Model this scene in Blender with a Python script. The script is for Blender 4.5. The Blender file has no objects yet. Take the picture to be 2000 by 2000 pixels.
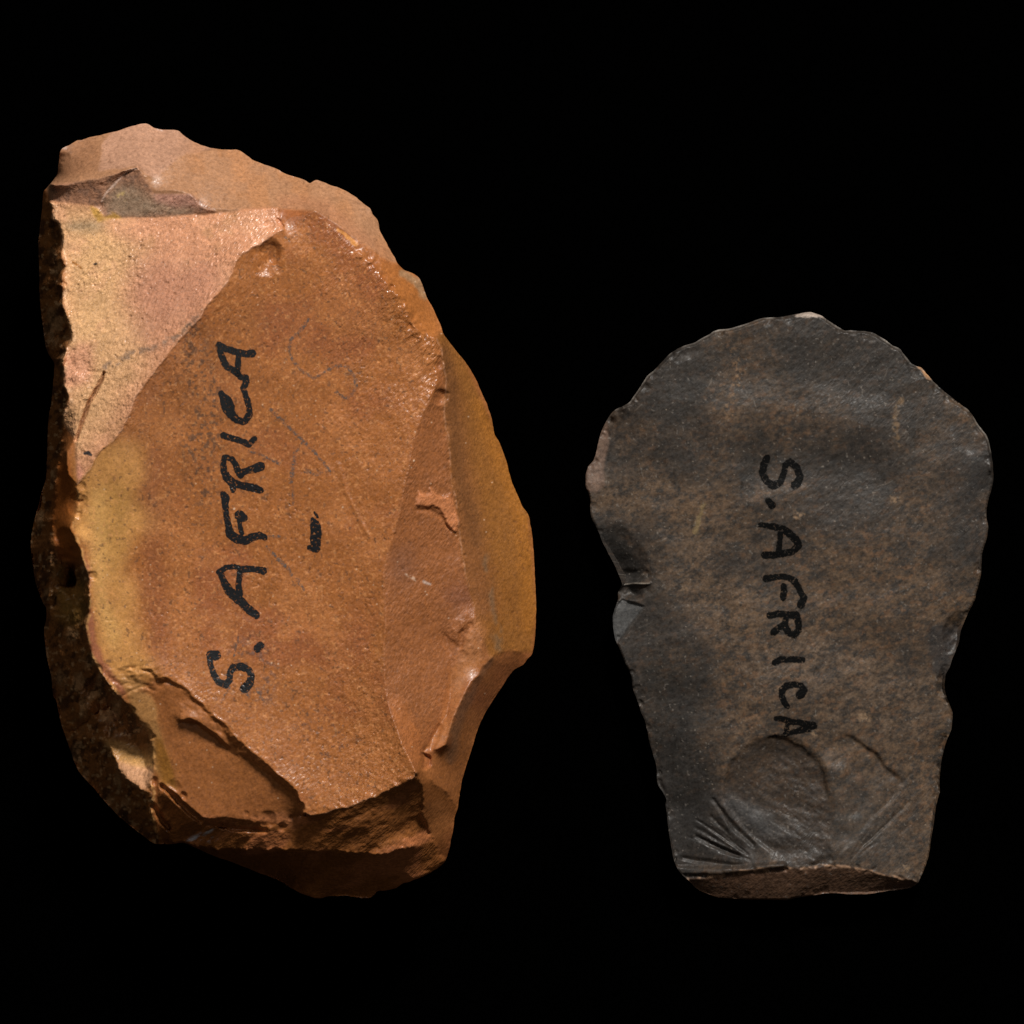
import bpy, math, random
import numpy as np
from mathutils import Vector

# ------------------------------------------------------------------ camera, world, lights, exposure
S = 8e-5                      # metres per photograph pixel at the backdrop
LENS = 135.0
D = LENS / 36.0 * 2000.0      # camera height in the same units (7500 -> 0.6 m)
scene = bpy.context.scene
cd = bpy.data.cameras.new("camera"); cam = bpy.data.objects.new("camera", cd)
scene.collection.objects.link(cam)
cd.lens = LENS; cd.sensor_width = 36.0; cd.clip_start = 0.01; cd.clip_end = 20
cam.location = (0, 0, D * S)
scene.camera = cam

world = bpy.data.worlds.new("World"); scene.world = world; world.use_nodes = True
world.node_tree.nodes["Background"].inputs[0].default_value = (0, 0, 0, 1)
world.node_tree.nodes["Background"].inputs[1].default_value = 0.0

def area(name, d, dist, size, power, col):
    l = bpy.data.lights.new(name, 'AREA'); l.shape = 'DISK'; l.size = size
    l.energy = power; l.color = col
    o = bpy.data.objects.new(name, l); scene.collection.objects.link(o)
    v = Vector(d).normalized()
    o.location = v * dist
    o.rotation_euler = v.to_track_quat('Z', 'Y').to_euler()
    return o
area("key_softbox", (0.24, 0.80, 0.80), 1.0, 0.17, 12.6, (1.0, 0.965, 0.91))
area("fill_left", (-0.65, 0.5, 0.8), 1.1, 0.14, .95, (1.0, 0.95, 0.88))
area("fill_low", (0.35, -0.50, 1.0), 1.1, 0.2, .55, (1.0, 0.95, 0.88))

scene.view_settings.view_transform = 'Standard'
scene.view_settings.look = 'None'
scene.view_settings.exposure = 0.0
scene.view_settings.gamma = 1.0
scene.render.resolution_x = 1024; scene.render.resolution_y = 1024

# ------------------------------------------------------------------ numeric helpers
def hash2(ix, iy, seed):
    h = (ix.astype(np.int64) * 374761393 + iy.astype(np.int64) * 668265263 + seed * 1442695041) & 0xffffffff
    h = ((h ^ (h >> 13)) * 1274126177) & 0xffffffff
    h = (h ^ (h >> 16)) & 0xffff
    return h.astype(np.float32) / 32767.5 - 1.0

def vn(X, Y, sc, seed, ang=0.0, st=1.0):
    """smooth value noise, -1..1; sc = feature size, st = stretch along direction ang (degrees, image axes)"""
    if ang or st != 1.0:
        a = math.radians(ang); c, s = math.cos(a), math.sin(a)
        X, Y = (X * c - Y * s) / st, (X * s + Y * c)
    x = X / sc + 17.3; y = Y / sc + 31.7
    ix = np.floor(x); iy = np.floor(y); fx = x - ix; fy = y - iy
    fx = fx * fx * fx * (fx * (fx * 6 - 15) + 10); fy = fy * fy * fy * (fy * (fy * 6 - 15) + 10)
    a = hash2(ix, iy, seed); b = hash2(ix + 1, iy, seed); c = hash2(ix, iy + 1, seed); d = hash2(ix + 1, iy + 1, seed)
    return (a + (b - a) * fx) * (1 - fy) + (c + (d - c) * fx) * fy

def fbm(X, Y, sc, seed, n=3, ang=0.0, st=1.0, g=0.5):
    o = 0; w = 1; t = 0
    for i in range(n):
        o = o + w * vn(X, Y, sc / 2 ** i, seed + 13 * i, ang, st); t += w; w *= g
    return o / t

def facets(X, Y, sc, seed, ang=0.0, st=1.0):
    """piecewise flat noise on a triangulated lattice: reads as small fracture planes"""
    X = X + sc * .25 * vn(X, Y, sc * .8, seed + 7); Y = Y + sc * .25 * vn(X, Y, sc * .8, seed + 8)
    a = math.radians(ang); c, s_ = math.cos(a), math.sin(a)
    X, Y = (X * c - Y * s_) / st, (X * s_ + Y * c)
    x = X / sc + 11.1; y = Y / sc + 7.7
    ix = np.floor(x); iy = np.floor(y); fx = x - ix; fy = y - iy
    A = hash2(ix, iy, seed); B = hash2(ix + 1, iy, seed); Cc = hash2(ix, iy + 1, seed); Dd = hash2(ix + 1, iy + 1, seed)
    lo = A + (B - A) * fx + (Cc - A) * fy; hi = Dd + (Cc - Dd) * (1 - fx) + (B - Dd) * (1 - fy)
    return np.where(fx + fy < 1, lo, hi)

def smooth(a, b, x):
    t = np.clip((x - a) / (b - a), 0, 1); return t * t * (3 - 2 * t)

def dense(pts, step=1.0, jit=0.0, seed=1, closed=False, cr=True):
    """Catmull-Rom through pts (k columns), resampled, with sideways jitter in x,y"""
    P = np.array(pts, float)
    if closed: P = np.vstack([P[-1], P, P[0], P[1]])
    else: P = np.vstack([2 * P[0] - P[1], P, 2 * P[-1] - P[-2]])
    out = []
    for i in range(1, len(P) - 2):
        p0, p1, p2, p3 = P[i - 1], P[i], P[i + 1], P[i + 2]
        L = np.hypot(*(p2 - p1)[:2]); n = max(2, int(L / step))
        t = (np.arange(n) / n)[:, None]
        if cr:
            k = 0.5
            q = 0.5 * (2 * p1 + (p2 - p0) * t + (2 * p0 - 5 * p1 + 4 * p2 - p3) * t ** 2 + (-p0 + 3 * p1 - 3 * p2 + p3) * t ** 3)
            q = q * 0.6 + (p1 + (p2 - p1) * t) * 0.4
        else: q = p1 + (p2 - p1) * t
        out.append(q)
    if not closed: out.append(P[-2:-1])
    Q = np.vstack(out)
    if jit:
        s = np.arange(len(Q)) * step; z = np.zeros_like(s)
        for k, (sc, w) in enumerate(((14, 1.0), (6, .6), (3, .35))):
            Q[:, 0] += jit * w * vn(s, z, sc, seed + k)
            Q[:, 1] += jit * w * vn(s, z, sc, seed + 50 + k)
        if closed:
            pass
    return Q

def blur(a, sig):
    r = max(1, int(sig * 2.5)); k = np.exp(-0.5 * (np.arange(-r, r + 1) / sig) ** 2); k /= k.sum()
    def one(a, ax):
        pad = [(0, 0), (0, 0)]; pad[ax] = (r, r)
        b = np.pad(a, pad, mode='edge'); o = np.zeros_like(a)
        n = a.shape[ax]
        for i, w in enumerate(k):
            o += w * (b[i:i + n] if ax == 0 else b[:, i:i + n])
        return o
    return one(one(a, 0), 1)

def polymask(X, Y, poly):
    m = np.zeros(X.shape, bool); P = np.array(poly, float)[:, :2]; n = len(P)
    x0, y0 = P.min(0); x1, y1 = P.max(0)
    sub = (X >= x0) & (X <= x1) & (Y >= y0) & (Y <= y1)
    xs = X[sub]; ys = Y[sub]; r = np.zeros(xs.shape, bool)
    for i in range(n):
        ax, ay = P[i]; bx, by = P[(i + 1) % n]
        if ay == by: continue
        c = ((ay > ys) != (by > ys)) & (xs < (bx - ax) * (ys - ay) / (by - ay) + ax)
        r ^= c
    m[sub] = r
    return m

def insidegrid(xs, ys, Q):
    """even-odd raster of a dense closed polyline, row by row"""
    m = np.zeros((len(ys), len(xs)), bool)
    ax, ay = Q[:, 0], Q[:, 1]; bx, by = np.roll(ax, -1), np.roll(ay, -1)
    for j, y in enumerate(ys):
        c = (ay > y) != (by > y)
        if not c.any(): continue
        xi = np.sort(ax[c] + (y - ay[c]) * (bx[c] - ax[c]) / (by[c] - ay[c]))
        m[j] = (np.searchsorted(xi, xs) % 2) == 1
    return m

def segdist(X, Y, pts, rmax):
    """distance (minus local radius) to a polyline with per-point radius; pts rows x,y,r"""
    P = np.array(pts, float); d = np.full(X.shape, 1e9)
    if len(P) == 1: P = np.vstack([P, P + [[0.01, 0, 0]]])
    for a, b in zip(P[:-1], P[1:]):
        ux, uy = b[0] - a[0], b[1] - a[1]; L = ux * ux + uy * uy + 1e-9
        t = np.clip(((X - a[0]) * ux + (Y - a[1]) * uy) / L, 0, 1)
        d = np.minimum(d, np.hypot(X - a[0] - t * ux, Y - a[1] - t * uy) - (a[2] + (b[2] - a[2]) * t))
    return d

class Stone:
    def __init__(s, outline, H, x0, y0, x1, y1, seed):
        s.H = H; s.seed = seed
        s.Q = dense(outline, 1.0, 0.55, seed, closed=True)
        s.xs = np.arange(x0, x1, H); s.ys = np.arange(y0, y1, H)
        s.X, s.Y = np.meshgrid(s.xs, s.ys); s.X = s.X.astype(np.float32); s.Y = s.Y.astype(np.float32)
        s.x0, s.y0 = x0, y0
        s.inside = insidegrid(s.xs, s.ys, s.Q)
        s.lines = [s.Q]; s.F = np.zeros(s.X.shape, np.float32)
    def line(s, pts, jit=1.2, cr=True):
        q = dense(pts, 1.0, jit, s.seed * 7 + len(s.lines), cr=cr); s.lines.append(q); return q
    def bowl(s, poly, c):
        s.F[polymask(s.X, s.Y, poly)] += c
    def solve(s):
        A = np.vstack([q[:, :3] for q in s.lines])
        ny, nx = s.X.shape; Z = None
        for lev in (32, 16, 8, 4, 2, 1):
            h = s.H * lev; my, mx = ny // lev + 2, nx // lev + 2
            ix = np.clip(np.rint((A[:, 0] - s.x0) / h).astype(int), 0, mx - 1)
            iy = np.clip(np.rint((A[:, 1] - s.y0) / h).astype(int), 0, my - 1)
            sm = np.zeros((my, mx)); ct = np.zeros((my, mx))
            np.add.at(sm, (iy, ix), A[:, 2]); np.add.at(ct, (iy, ix), 1)
            fix = ct > 0; val = np.where(fix, sm / np.maximum(ct, 1), 0)
            if Z is None: Z = np.full((my, mx), A[:, 2].mean())
            else:
                yy = np.clip(np.arange(my) / 2, 0, Z.shape[0] - 1.001); xx = np.clip(np.arange(mx) / 2, 0, Z.shape[1] - 1.001)
                iy0 = yy.astype(int); ix0 = xx.astype(int); fy = (yy - iy0)[:, None]; fx = (xx - ix0)[None]
                Z = (Z[iy0][:, ix0] * (1 - fx) + Z[iy0][:, ix0 + 1] * fx) * (1 - fy) + (Z[iy0 + 1][:, ix0] * (1 - fx) + Z[iy0 + 1][:, ix0 + 1] * fx) * fy
            Fy = np.clip(np.arange(my) * lev, 0, ny - 1); Fx = np.clip(np.arange(mx) * lev, 0, nx - 1)
            rhs = s.F[Fy][:, Fx] * h * h
            Z[fix] = val[fix]
            for it in range({32: 400, 16: 300, 8: 250, 4: 200, 2: 110, 1: 60}[lev]):
                P = np.pad(Z, 1, mode='edge')
                N = 0.25 * (P[:-2, 1:-1] + P[2:, 1:-1] + P[1:-1, :-2] + P[1:-1, 2:] - rhs)
                Z = np.where(fix, val, Z + (N - Z))
        s.Z = Z[:ny, :nx].astype(np.float32)
        return s.Z
    def mask(s, poly, feather=3.0, warp=0.0, wsc=25.0):
        X, Y = s.X, s.Y
        if warp:
            X = X + warp * fbm(s.X, s.Y, wsc, s.seed + 301); Y = Y + warp * fbm(s.X, s.Y, wsc, s.seed + 302)
        m = polymask(X, Y, poly).astype(np.float32)
        return blur(m, feather / s.H) if feather > s.H * 0.5 else m
    def stroke(s, pts, soft=3.0, warp=0.0, wsc=12.0):
        P = np.array(pts, float); m = np.zeros(s.X.shape, np.float32)
        r = P[:, 2].max() + soft + warp + 2
        jx0 = max(0, int((P[:, 0].min() - r - s.x0) / s.H)); jx1 = int((P[:, 0].max() + r - s.x0) / s.H) + 1
        jy0 = max(0, int((P[:, 1].min() - r - s.y0) / s.H)); jy1 = int((P[:, 1].max() + r - s.y0) / s.H) + 1
        X = s.X[jy0:jy1, jx0:jx1]; Y = s.Y[jy0:jy1, jx0:jx1]
        if warp:
            X, Y = X + warp * fbm(X, Y, wsc, s.seed + 401), Y + warp * fbm(X, Y, wsc, s.seed + 402)
        d = segdist(X, Y, P, r)
        m[jy0:jy1, jx0:jx1] = smooth(soft, -soft, d) if False else 1 - smooth(-soft * 0.5, soft, d)
        return m
    def chips(s, q, n, R, dep, seed, side=0.0):
        """little conchoidal bites along a ridge line"""
        rnd = random.Random(seed)
        for k in range(n):
            i = rnd.randrange(2, len(q) - 2); tx, ty = q[i + 2, :2] - q[i - 2, :2]; L = math.hypot(tx, ty) + 1e-6
            nx_, ny_ = -ty / L, tx / L
            r = R * rnd.uniform(.5, 1.3); off = r * rnd.uniform(0.3, .9) * (1 if side >= 0 else -1)
            if side == 0: off *= rnd.choice((-1, 1))
            cx, cy = q[i, 0] + nx_ * off, q[i, 1] + ny_ * off; dp = dep * rnd.uniform(.4, 1.2)
            s.dent(cx, cy, r, r * rnd.uniform(.6, 1.1), rnd.uniform(0, 180), dp)
    def dent(s, cx, cy, rx, ry, ang, dep, p=1.0):
        R = max(rx, ry) + 2
        jx0 = max(0, int((cx - R - s.x0) / s.H)); jx1 = int((cx + R - s.x0) / s.H) + 1
        jy0 = max(0, int((cy - R - s.y0) / s.H)); jy1 = int((cy + R - s.y0) / s.H) + 1
        X = s.X[jy0:jy1, jx0:jx1] - cx; Y = s.Y[jy0:jy1, jx0:jx1] - cy
        if X.size == 0: return
        a = math.radians(ang); u = (X * math.cos(a) + Y * math.sin(a)) / rx; v = (-X * math.sin(a) + Y * math.cos(a)) / ry
        w = .45 * fbm(s.X[jy0:jy1, jx0:jx1], s.Y[jy0:jy1, jx0:jx1], max(4.0, min(rx, ry)), s.seed + 77, 2)
        s.Z[jy0:jy1, jx0:jx1] -= dep * np.clip(1 - u * u - v * v + w, 0, 1) ** p * (u * u + v * v < 1.6)
    def sample(s, A, x, y):
        fx = np.clip((x - s.x0) / s.H, 0, s.X.shape[1] - 1.01); fy = np.clip((y - s.y0) / s.H, 0, s.X.shape[0] - 1.01)
        ix = fx.astype(int); iy = fy.astype(int); fx = fx - ix; fy = fy - iy
        return (A[iy, ix] * (1 - fx) + A[iy, ix + 1] * fx) * (1 - fy) + (A[iy + 1, ix] * (1 - fx) + A[iy + 1, ix + 1] * fx) * fy
    # closed mesh: front from the grid, rim snapped to the outline, underside as shrinking rings
    def build(s, name, mat, attrs, zrim_in=0.0):
        ins = s.inside
        cell = ins[:-1, :-1] & ins[1:, :-1] & ins[:-1, 1:] & ins[1:, 1:]
        for _ in range(4):     # drop spurs and diagonal contacts
            c = np.pad(cell, 1)
            nb = c[:-2, 1:-1].astype(int) + c[2:, 1:-1] + c[1:-1, :-2] + c[1:-1, 2:]
            cell = cell & (nb >= 2)
            d1 = cell[:-1, :-1] & cell[1:, 1:] & ~cell[:-1, 1:] & ~cell[1:, :-1]
            d2 = ~cell[:-1, :-1] & ~cell[1:, 1:] & cell[:-1, 1:] & cell[1:, :-1]
            cell[:-1, :-1][d1] = False; cell[:-1, 1:][d2] = False
        ny, nx = s.X.shape
        use = np.zeros((ny, nx), bool)
        use[:-1, :-1] |= cell; use[1:, :-1] |= cell; use[:-1, 1:] |= cell; use[1:, 1:] |= cell
        idx = -np.ones((ny, nx), int); idx[use] = np.arange(use.sum())
        a = idx[:-1, :-1][cell]; b = idx[:-1, 1:][cell]; c = idx[1:, 1:][cell]; d = idx[1:, :-1][cell]
        faces = np.stack([a, d, c, b], 1)      # image y is down: this order faces the camera
        px = s.X[use].astype(float).copy(); py = s.Y[use].astype(float).copy(); pz = s.Z[use].astype(float).copy()
        # boundary edges (directed as in faces)
        e = np.concatenate([faces[:, [0, 1]], faces[:, [1, 2]], faces[:, [2, 3]], faces[:, [3, 0]]])
        M = len(px); key = e[:, 0].astype(np.int64) * M + e[:, 1]; rev = e[:, 1].astype(np.int64) * M + e[:, 0]
        be = e[~np.isin(key, rev)]
        nxt = dict(zip(be[:, 0].tolist(), be[:, 1].tolist()))
        best = []; seen = set()
        for st in list(nxt):
            if st in seen: continue
            loop = []; v = st
            while v not in seen and v in nxt:
                seen.add(v); loop.append(v); v = nxt[v]
            if len(loop) > len(best): best = loop
        loop = np.array(best)
        # snap
        Q = s.Q; bx = px[loop]; by = py[loop]
        for i0 in range(0, len(loop), 400):
            sl = slice(i0, i0 + 400)
            dd = (bx[sl, None] - Q[None, :, 0]) ** 2 + (by[sl, None] - Q[None, :, 1]) ** 2
            j = dd.argmin(1); px[loop[sl]] = Q[j, 0]; py[loop[sl]] = Q[j, 1]
            pz[loop[sl]] = Q[j, 2] + 0.0
        for _ in range(2):   # even out the snapped loop
            for arr in (px, py, pz):
                v = arr[loop]; arr[loop] = v * .5 + .25 * (np.roll(v, 1) + np.roll(v, -1))
        cx, cy = px[loop].mean(), py[loop].mean()
        rx, ry, rz = px[loop], py[loop], pz[loop]
        L = len(loop)
        # the underside starts from its own copy of the rim, so the edge stays crisp
        VX = [px, rx]; VY = [py, ry]; VZ = [pz, rz]; FF = [faces]; prev = np.arange(M, M + L); base = M + L
        src = [np.arange(M), loop]
        prof = [(.985, .86), (.965, .68), (.94, .5), (.91, .34), (.87, .2), (.80, .09), (.70, .03), (.5, .005), (.25, .0)]
        for sc, zf in prof:
            n = np.arange(base, base + L); wob = 1 + 0.03 * vn(rx, ry, 90, s.seed + 900) * (1 - sc) * 4
            VX.append(cx + (rx - cx) * sc * wob); VY.append(cy + (ry - cy) * sc * wob); VZ.append(rz * zf)
            p2 = np.roll(prev, -1); n2 = np.roll(n, -1)
            FF.append(np.stack([prev, n, n2, p2], 1)[:, ::-1] if False else np.stack([p2, prev, n, n2], 1)[:, ::-1])
            src.append(loop); prev = n; base += L
        VX.append(np.array([cx])); VY.append(np.array([cy])); VZ.append(np.array([0.0])); src.append(loop[:1])
        p2 = np.roll(prev, -1); tri = np.stack([prev, p2, np.full(L, base)], 1)
        X = np.concatenate(VX); Y = np.concatenate(VY); Z = np.concatenate(VZ); src = np.concatenate(src)
        co = np.stack(world3(X, Y, Z), 1)
        quads = np.concatenate(FF)
        me = mesh_np(name, co, quads, tri)
        for an, arr in attrs.items():
            if arr.ndim == 3:
                v = arr[use][src]; at = me.attributes.new(an, 'FLOAT_COLOR', 'POINT')
                v4 = np.concatenate([v, np.ones((len(v), 1))], 1).astype(np.float32); at.data.foreach_set('color', v4.ravel())
            else:
                at = me.attributes.new(an, 'FLOAT', 'POINT'); at.data.foreach_set('value', arr[use][src].astype(np.float32))
        me.materials.append(mat)
        o = bpy.data.objects.new(name, me); scene.collection.objects.link(o)
        return o
    def decal(s, name, strokes, mat, parent, lift=0.35, h=0.7, edge=0.9, rough=1.0, label=None, fade=0.0, seed=5):
        P = np.vstack([np.array(k, float) for k in strokes]); r = P[:, 2].max() + 4
        xs = np.arange(P[:, 0].min() - r, P[:, 0].max() + r, h); ys = np.arange(P[:, 1].min() - r, P[:, 1].max() + r, h)
        X, Y = np.meshgrid(xs, ys)
        Xw = X + 1.1 * rough * fbm(X, Y, 7, seed + 3); Yw = Y + 1.1 * rough * fbm(X, Y, 7, seed + 4)
        d = np.full(X.shape, 1e9)
        for k in strokes: d = np.minimum(d, segdist(Xw, Yw, k, 50))
        if not fade: d = d - .7
        d = d + rough * 0.9 * fbm(X, Y, 3.0, seed + 9)
        al = 1 - smooth(-edge, edge, d)
        if fade: al = al * np.clip(0.25 + 0.55 * fbm(X, Y, 4.5, seed + 20) * 2 + (1 - fade), 0, 1)
        keep = al > 0.03
        cell = keep[:-1, :-1] | keep[1:, :-1] | keep[:-1, 1:] | keep[1:, 1:]
        use = np.zeros(X.shape, bool)
        use[:-1, :-1] |= cell; use[1:, :-1] |= cell; use[:-1, 1:] |= cell; use[1:, 1:] |= cell
        idx = -np.ones(X.shape, int); idx[use] = np.arange(use.sum())
        f = np.stack([idx[:-1, :-1][cell], idx[1:, :-1][cell], idx[1:, 1:][cell], idx[:-1, 1:][cell]], 1)
        x, y = X[use], Y[use]; z = s.sample(s.Z, x, y) + lift
        co = np.stack(world3(x, y, z), 1)
        me = mesh_np(name, co, f, None)
        at = me.attributes.new('alpha', 'FLOAT', 'POINT'); at.data.foreach_set('value', al[use].astype(np.float32))
        me.materials.append(mat)
        o = bpy.data.objects.new(name, me); scene.collection.objects.link(o)
        o.parent = parent
        if label: o['label'] = label
        return o

def world3(x, y, z):
    k = 1 - z / D
    return (x - 1000) * k * S, -(y - 1000) * k * S, z * S

def mesh_np(name, co, quads, tris):
    me = bpy.data.meshes.new(name)
    nq = len(quads); nt = 0 if tris is None else len(tris)
    me.vertices.add(len(co)); me.vertices.foreach_set('co', co.astype(np.float32).ravel())
    lp = quads.ravel() if nt == 0 else np.concatenate([quads.ravel(), tris.ravel()])
    me.loops.add(len(lp)); me.loops.foreach_set('vertex_index', lp.astype(np.int32))
    me.polygons.add(nq + nt)
    st = np.arange(nq) * 4
    if nt: st = np.concatenate([st, nq * 4 + np.arange(nt) * 3])
    me.polygons.foreach_set('loop_start', st.astype(np.int32))
    me.polygons.foreach_set('use_smooth', np.ones(nq + nt, bool))
    me.update(calc_edges=True); me.validate()
    return me

def lin(r, g, b, k=1.0):
    f = lambda c: (c / 255 / 12.92 if c / 255 <= .04045 else ((c / 255 + .055) / 1.055) ** 2.4) * k
    return np.array([f(r), f(g), f(b)], np.float32)

# ------------------------------------------------------------------ materials
def stone_material(name, grain_cols, scale, bump, rough, streak, speck=.7):
    m = bpy.data.materials.new(name); m.use_nodes = True
    nt = m.node_tree; N = nt.nodes; L = nt.links
    b = N["Principled BSDF"]
    def nd(t, **k):
        n = N.new(t)
        for a, v in k.items(): setattr(n, a, v)
        return n
    tc = nd('ShaderNodeTexCoord')
    at = nd('ShaderNodeAttribute', attribute_name='tint')
    ar = nd('ShaderNodeAttribute', attribute_name='grit')
    ag = nd('ShaderNodeAttribute', attribute_name='gloss')
    def noise(sc, det=3, rgh=.6, vec=None):
        n = nd('ShaderNodeTexNoise'); n.inputs['Scale'].default_value = sc; n.inputs['Detail'].default_value = det
        n.inputs['Roughness'].default_value = rgh; L.new(vec or tc.outputs['Object'], n.inputs['Vector']); return n.outputs['Fac']
    def ramp(src, stops):
        r = nd('ShaderNodeValToRGB'); e = r.color_ramp.elements
        while len(e) < len(stops): e.new(0.5)
        for i, (p, c) in enumerate(stops): e[i].position = p; e[i].color = (c, c, c, 1) if not isinstance(c, tuple) else c
        L.new(src, r.inputs[0]); return r.outputs[0]
    def mul(a, bb, fac=1.0):
        x = nd('ShaderNodeMix', data_type='RGBA', blend_type='MULTIPLY'); x.inputs[0].default_value = fac
        L.new(a, x.inputs[6]); L.new(bb, x.inputs[7]); return x.outputs[2]
    def math_(op, a, bb):
        x = nd('ShaderNodeMath', operation=op)
        for i, v in ((0, a), (1, bb)):
            if isinstance(v, (int, float)): x.inputs[i].default_value = v
            else: L.new(v, x.inputs[i])
        return x.outputs[0]
    dk, lt = grain_cols
    g1 = ramp(noise(scale, 4, .65), [(.32, dk), (.5, (1, 1, 1, 1)), (.68, lt)])
    g2 = ramp(noise(scale * 2.7, 2, .5), [(.33, (.84, .82, .80, 1)), (.5, (1, 1, 1, 1)), (.7, (1.14, 1.13, 1.1, 1))])
    c = mul(at.outputs['Color'], g1, 1.0); c = mul(c, g2, .8)
    # dark mineral specks
    vo = nd('ShaderNodeTexVoronoi'); vo.inputs['Scale'].default_value = scale * .75; L.new(tc.outputs['Object'], vo.inputs['Vector'])
    sp = ramp(vo.outputs['Distance'], [(.08, speck), (.22, 1.0)])
    sel = ramp(noise(scale * .12, 3), [(.52, 0.0), (.70, 1.0)])
    mx = nd('ShaderNodeMix', data_type='RGBA'); L.new(sel, mx.inputs[0]); mx.inputs[6].default_value = (1, 1, 1, 1); L.new(sp, mx.inputs[7])
    c = mul(c, mx.outputs[2], 1.0)
    L.new(c, b.inputs['Base Color'])
    # grain relief, drawn out along one diagonal
    mp = nd('ShaderNodeMapping'); mp.inputs['Rotation'].default_value = (0, 0, math.radians(-52)); mp.inputs['Scale'].default_value = (1.0, streak, 1.0)
    L.new(tc.outputs['Object'], mp.inputs['Vector'])
    mp.inputs['Scale'].default_value = (1.0 / 1.0, 1.0, 1.0)
    mp2 = nd('ShaderNodeMapping'); mp2.inputs['Scale'].default_value = (1.0 / streak, 1.0, 1.0); L.new(mp.outputs[0], mp2.inputs['Vector'])
    h1 = noise(scale * 1.7, 1, .5, mp2.outputs[0]); h2 = noise(scale * .9, 2, .5)
    hh = math_('ADD', h1, math_('MULTIPLY', h2, .8))
    hh = math_('MULTIPLY', hh, ar.outputs['Fac'])
    bp = nd('ShaderNodeBump'); bp.inputs['Strength'].default_value = 1.0; bp.inputs['Distance'].default_value = bump
    L.new(hh, bp.inputs['Height']); L.new(bp.outputs[0], b.inputs['Normal'])
    rv = ramp(noise(scale * 1.3, 2), [(.35, rough - .12), (.65, rough + .14)])
    L.new(math_('SUBTRACT', rv, ag.outputs['Fac']), b.inputs['Roughness'])
    b.inputs['Specular IOR Level'].default_value = .42 if speck < 1 else .3
    return m

def ink_material(name, col, rough, wear, strength):
    m = bpy.data.materials.new(name); m.use_nodes = True; nt = m.node_tree; N = nt.nodes; L = nt.links
    b = N["Principled BSDF"]; b.inputs['Base Color'].default_value = (*col, 1); b.inputs['Roughness'].default_value = rough; b.inputs['Specular IOR Level'].default_value = .3 if rough < .5 else .05
    out = N["Material Output"]; tr = N.new('ShaderNodeBsdfTransparent'); mx = N.new('ShaderNodeMixShader')
    at = N.new('ShaderNodeAttribute'); at.attribute_name = 'alpha'
    tc = N.new('ShaderNodeTexCoord'); no = N.new('ShaderNodeTexNoise'); no.inputs['Scale'].default_value = 2600; no.inputs['Detail'].default_value = 3
    L.new(tc.outputs['Object'], no.inputs['Vector'])
    r = N.new('ShaderNodeValToRGB'); r.color_ramp.elements[0].position = wear; r.color_ramp.elements[0].color = (.25, .25, .25, 1)
    r.color_ramp.elements[1].position = wear + .12; L.new(no.outputs[0], r.inputs[0])
    k = N.new('ShaderNodeMath'); k.operation = 'MULTIPLY'; L.new(at.outputs['Fac'], k.inputs[0]); L.new(r.outputs[0], k.inputs[1])
    k2 = N.new('ShaderNodeMath'); k2.operation = 'MULTIPLY'; L.new(k.outputs[0], k2.inputs[0]); k2.inputs[1].default_value = strength
    bp = N.new('ShaderNodeBump'); bp.inputs['Distance'].default_value = 6e-5; L.new(no.outputs[0], bp.inputs['Height']); L.new(bp.outputs[0], b.inputs['Normal'])
    L.new(k2.outputs[0], mx.inputs[0]); L.new(tr.outputs[0], mx.inputs[1]); L.new(b.outputs[0], mx.inputs[2]); L.new(mx.outputs[0], out.inputs[0])
    return m

# ------------------------------------------------------------------ black backdrop they lie on
def backdrop():
    m = bpy.data.materials.new("black_velvet"); m.use_nodes = True; N = m.node_tree.nodes; L = m.node_tree.links
    b = N["Principled BSDF"]; b.inputs['Roughness'].default_value = 1; b.inputs['Specular IOR Level'].default_value = 0
    tc = N.new('ShaderNodeTexCoord'); no = N.new('ShaderNodeTexNoise'); no.inputs['Scale'].default_value = 900
    L.new(tc.outputs['Object'], no.inputs['Vector'])
    r = N.new('ShaderNodeValToRGB'); r.color_ramp.elements[0].color = (.0001, .0001, .0001, 1); r.color_ramp.elements[1].color = (.0003, .0003, .0003, 1)
    L.new(no.outputs[0], r.inputs[0]); L.new(r.outputs[0], b.inputs['Base Color'])
    n = 40; g = np.linspace(-.6, .6, n); X, Y = np.meshgrid(g, g)
    co = np.stack([X.ravel(), Y.ravel(), np.zeros(n * n) - 2e-4], 1); i = np.arange(n * n).reshape(n, n)
    f = np.stack([i[:-1, :-1].ravel(), i[:-1, 1:].ravel(), i[1:, 1:].ravel(), i[1:, :-1].ravel()], 1)
    me = mesh_np("backdrop", co, f, None); me.materials.append(m)
    o = bpy.data.objects.new("backdrop", me); scene.collection.objects.link(o)
    o['kind'] = 'structure'; o['label'] = 'plain black cloth surface under both stones'
backdrop()

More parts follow.
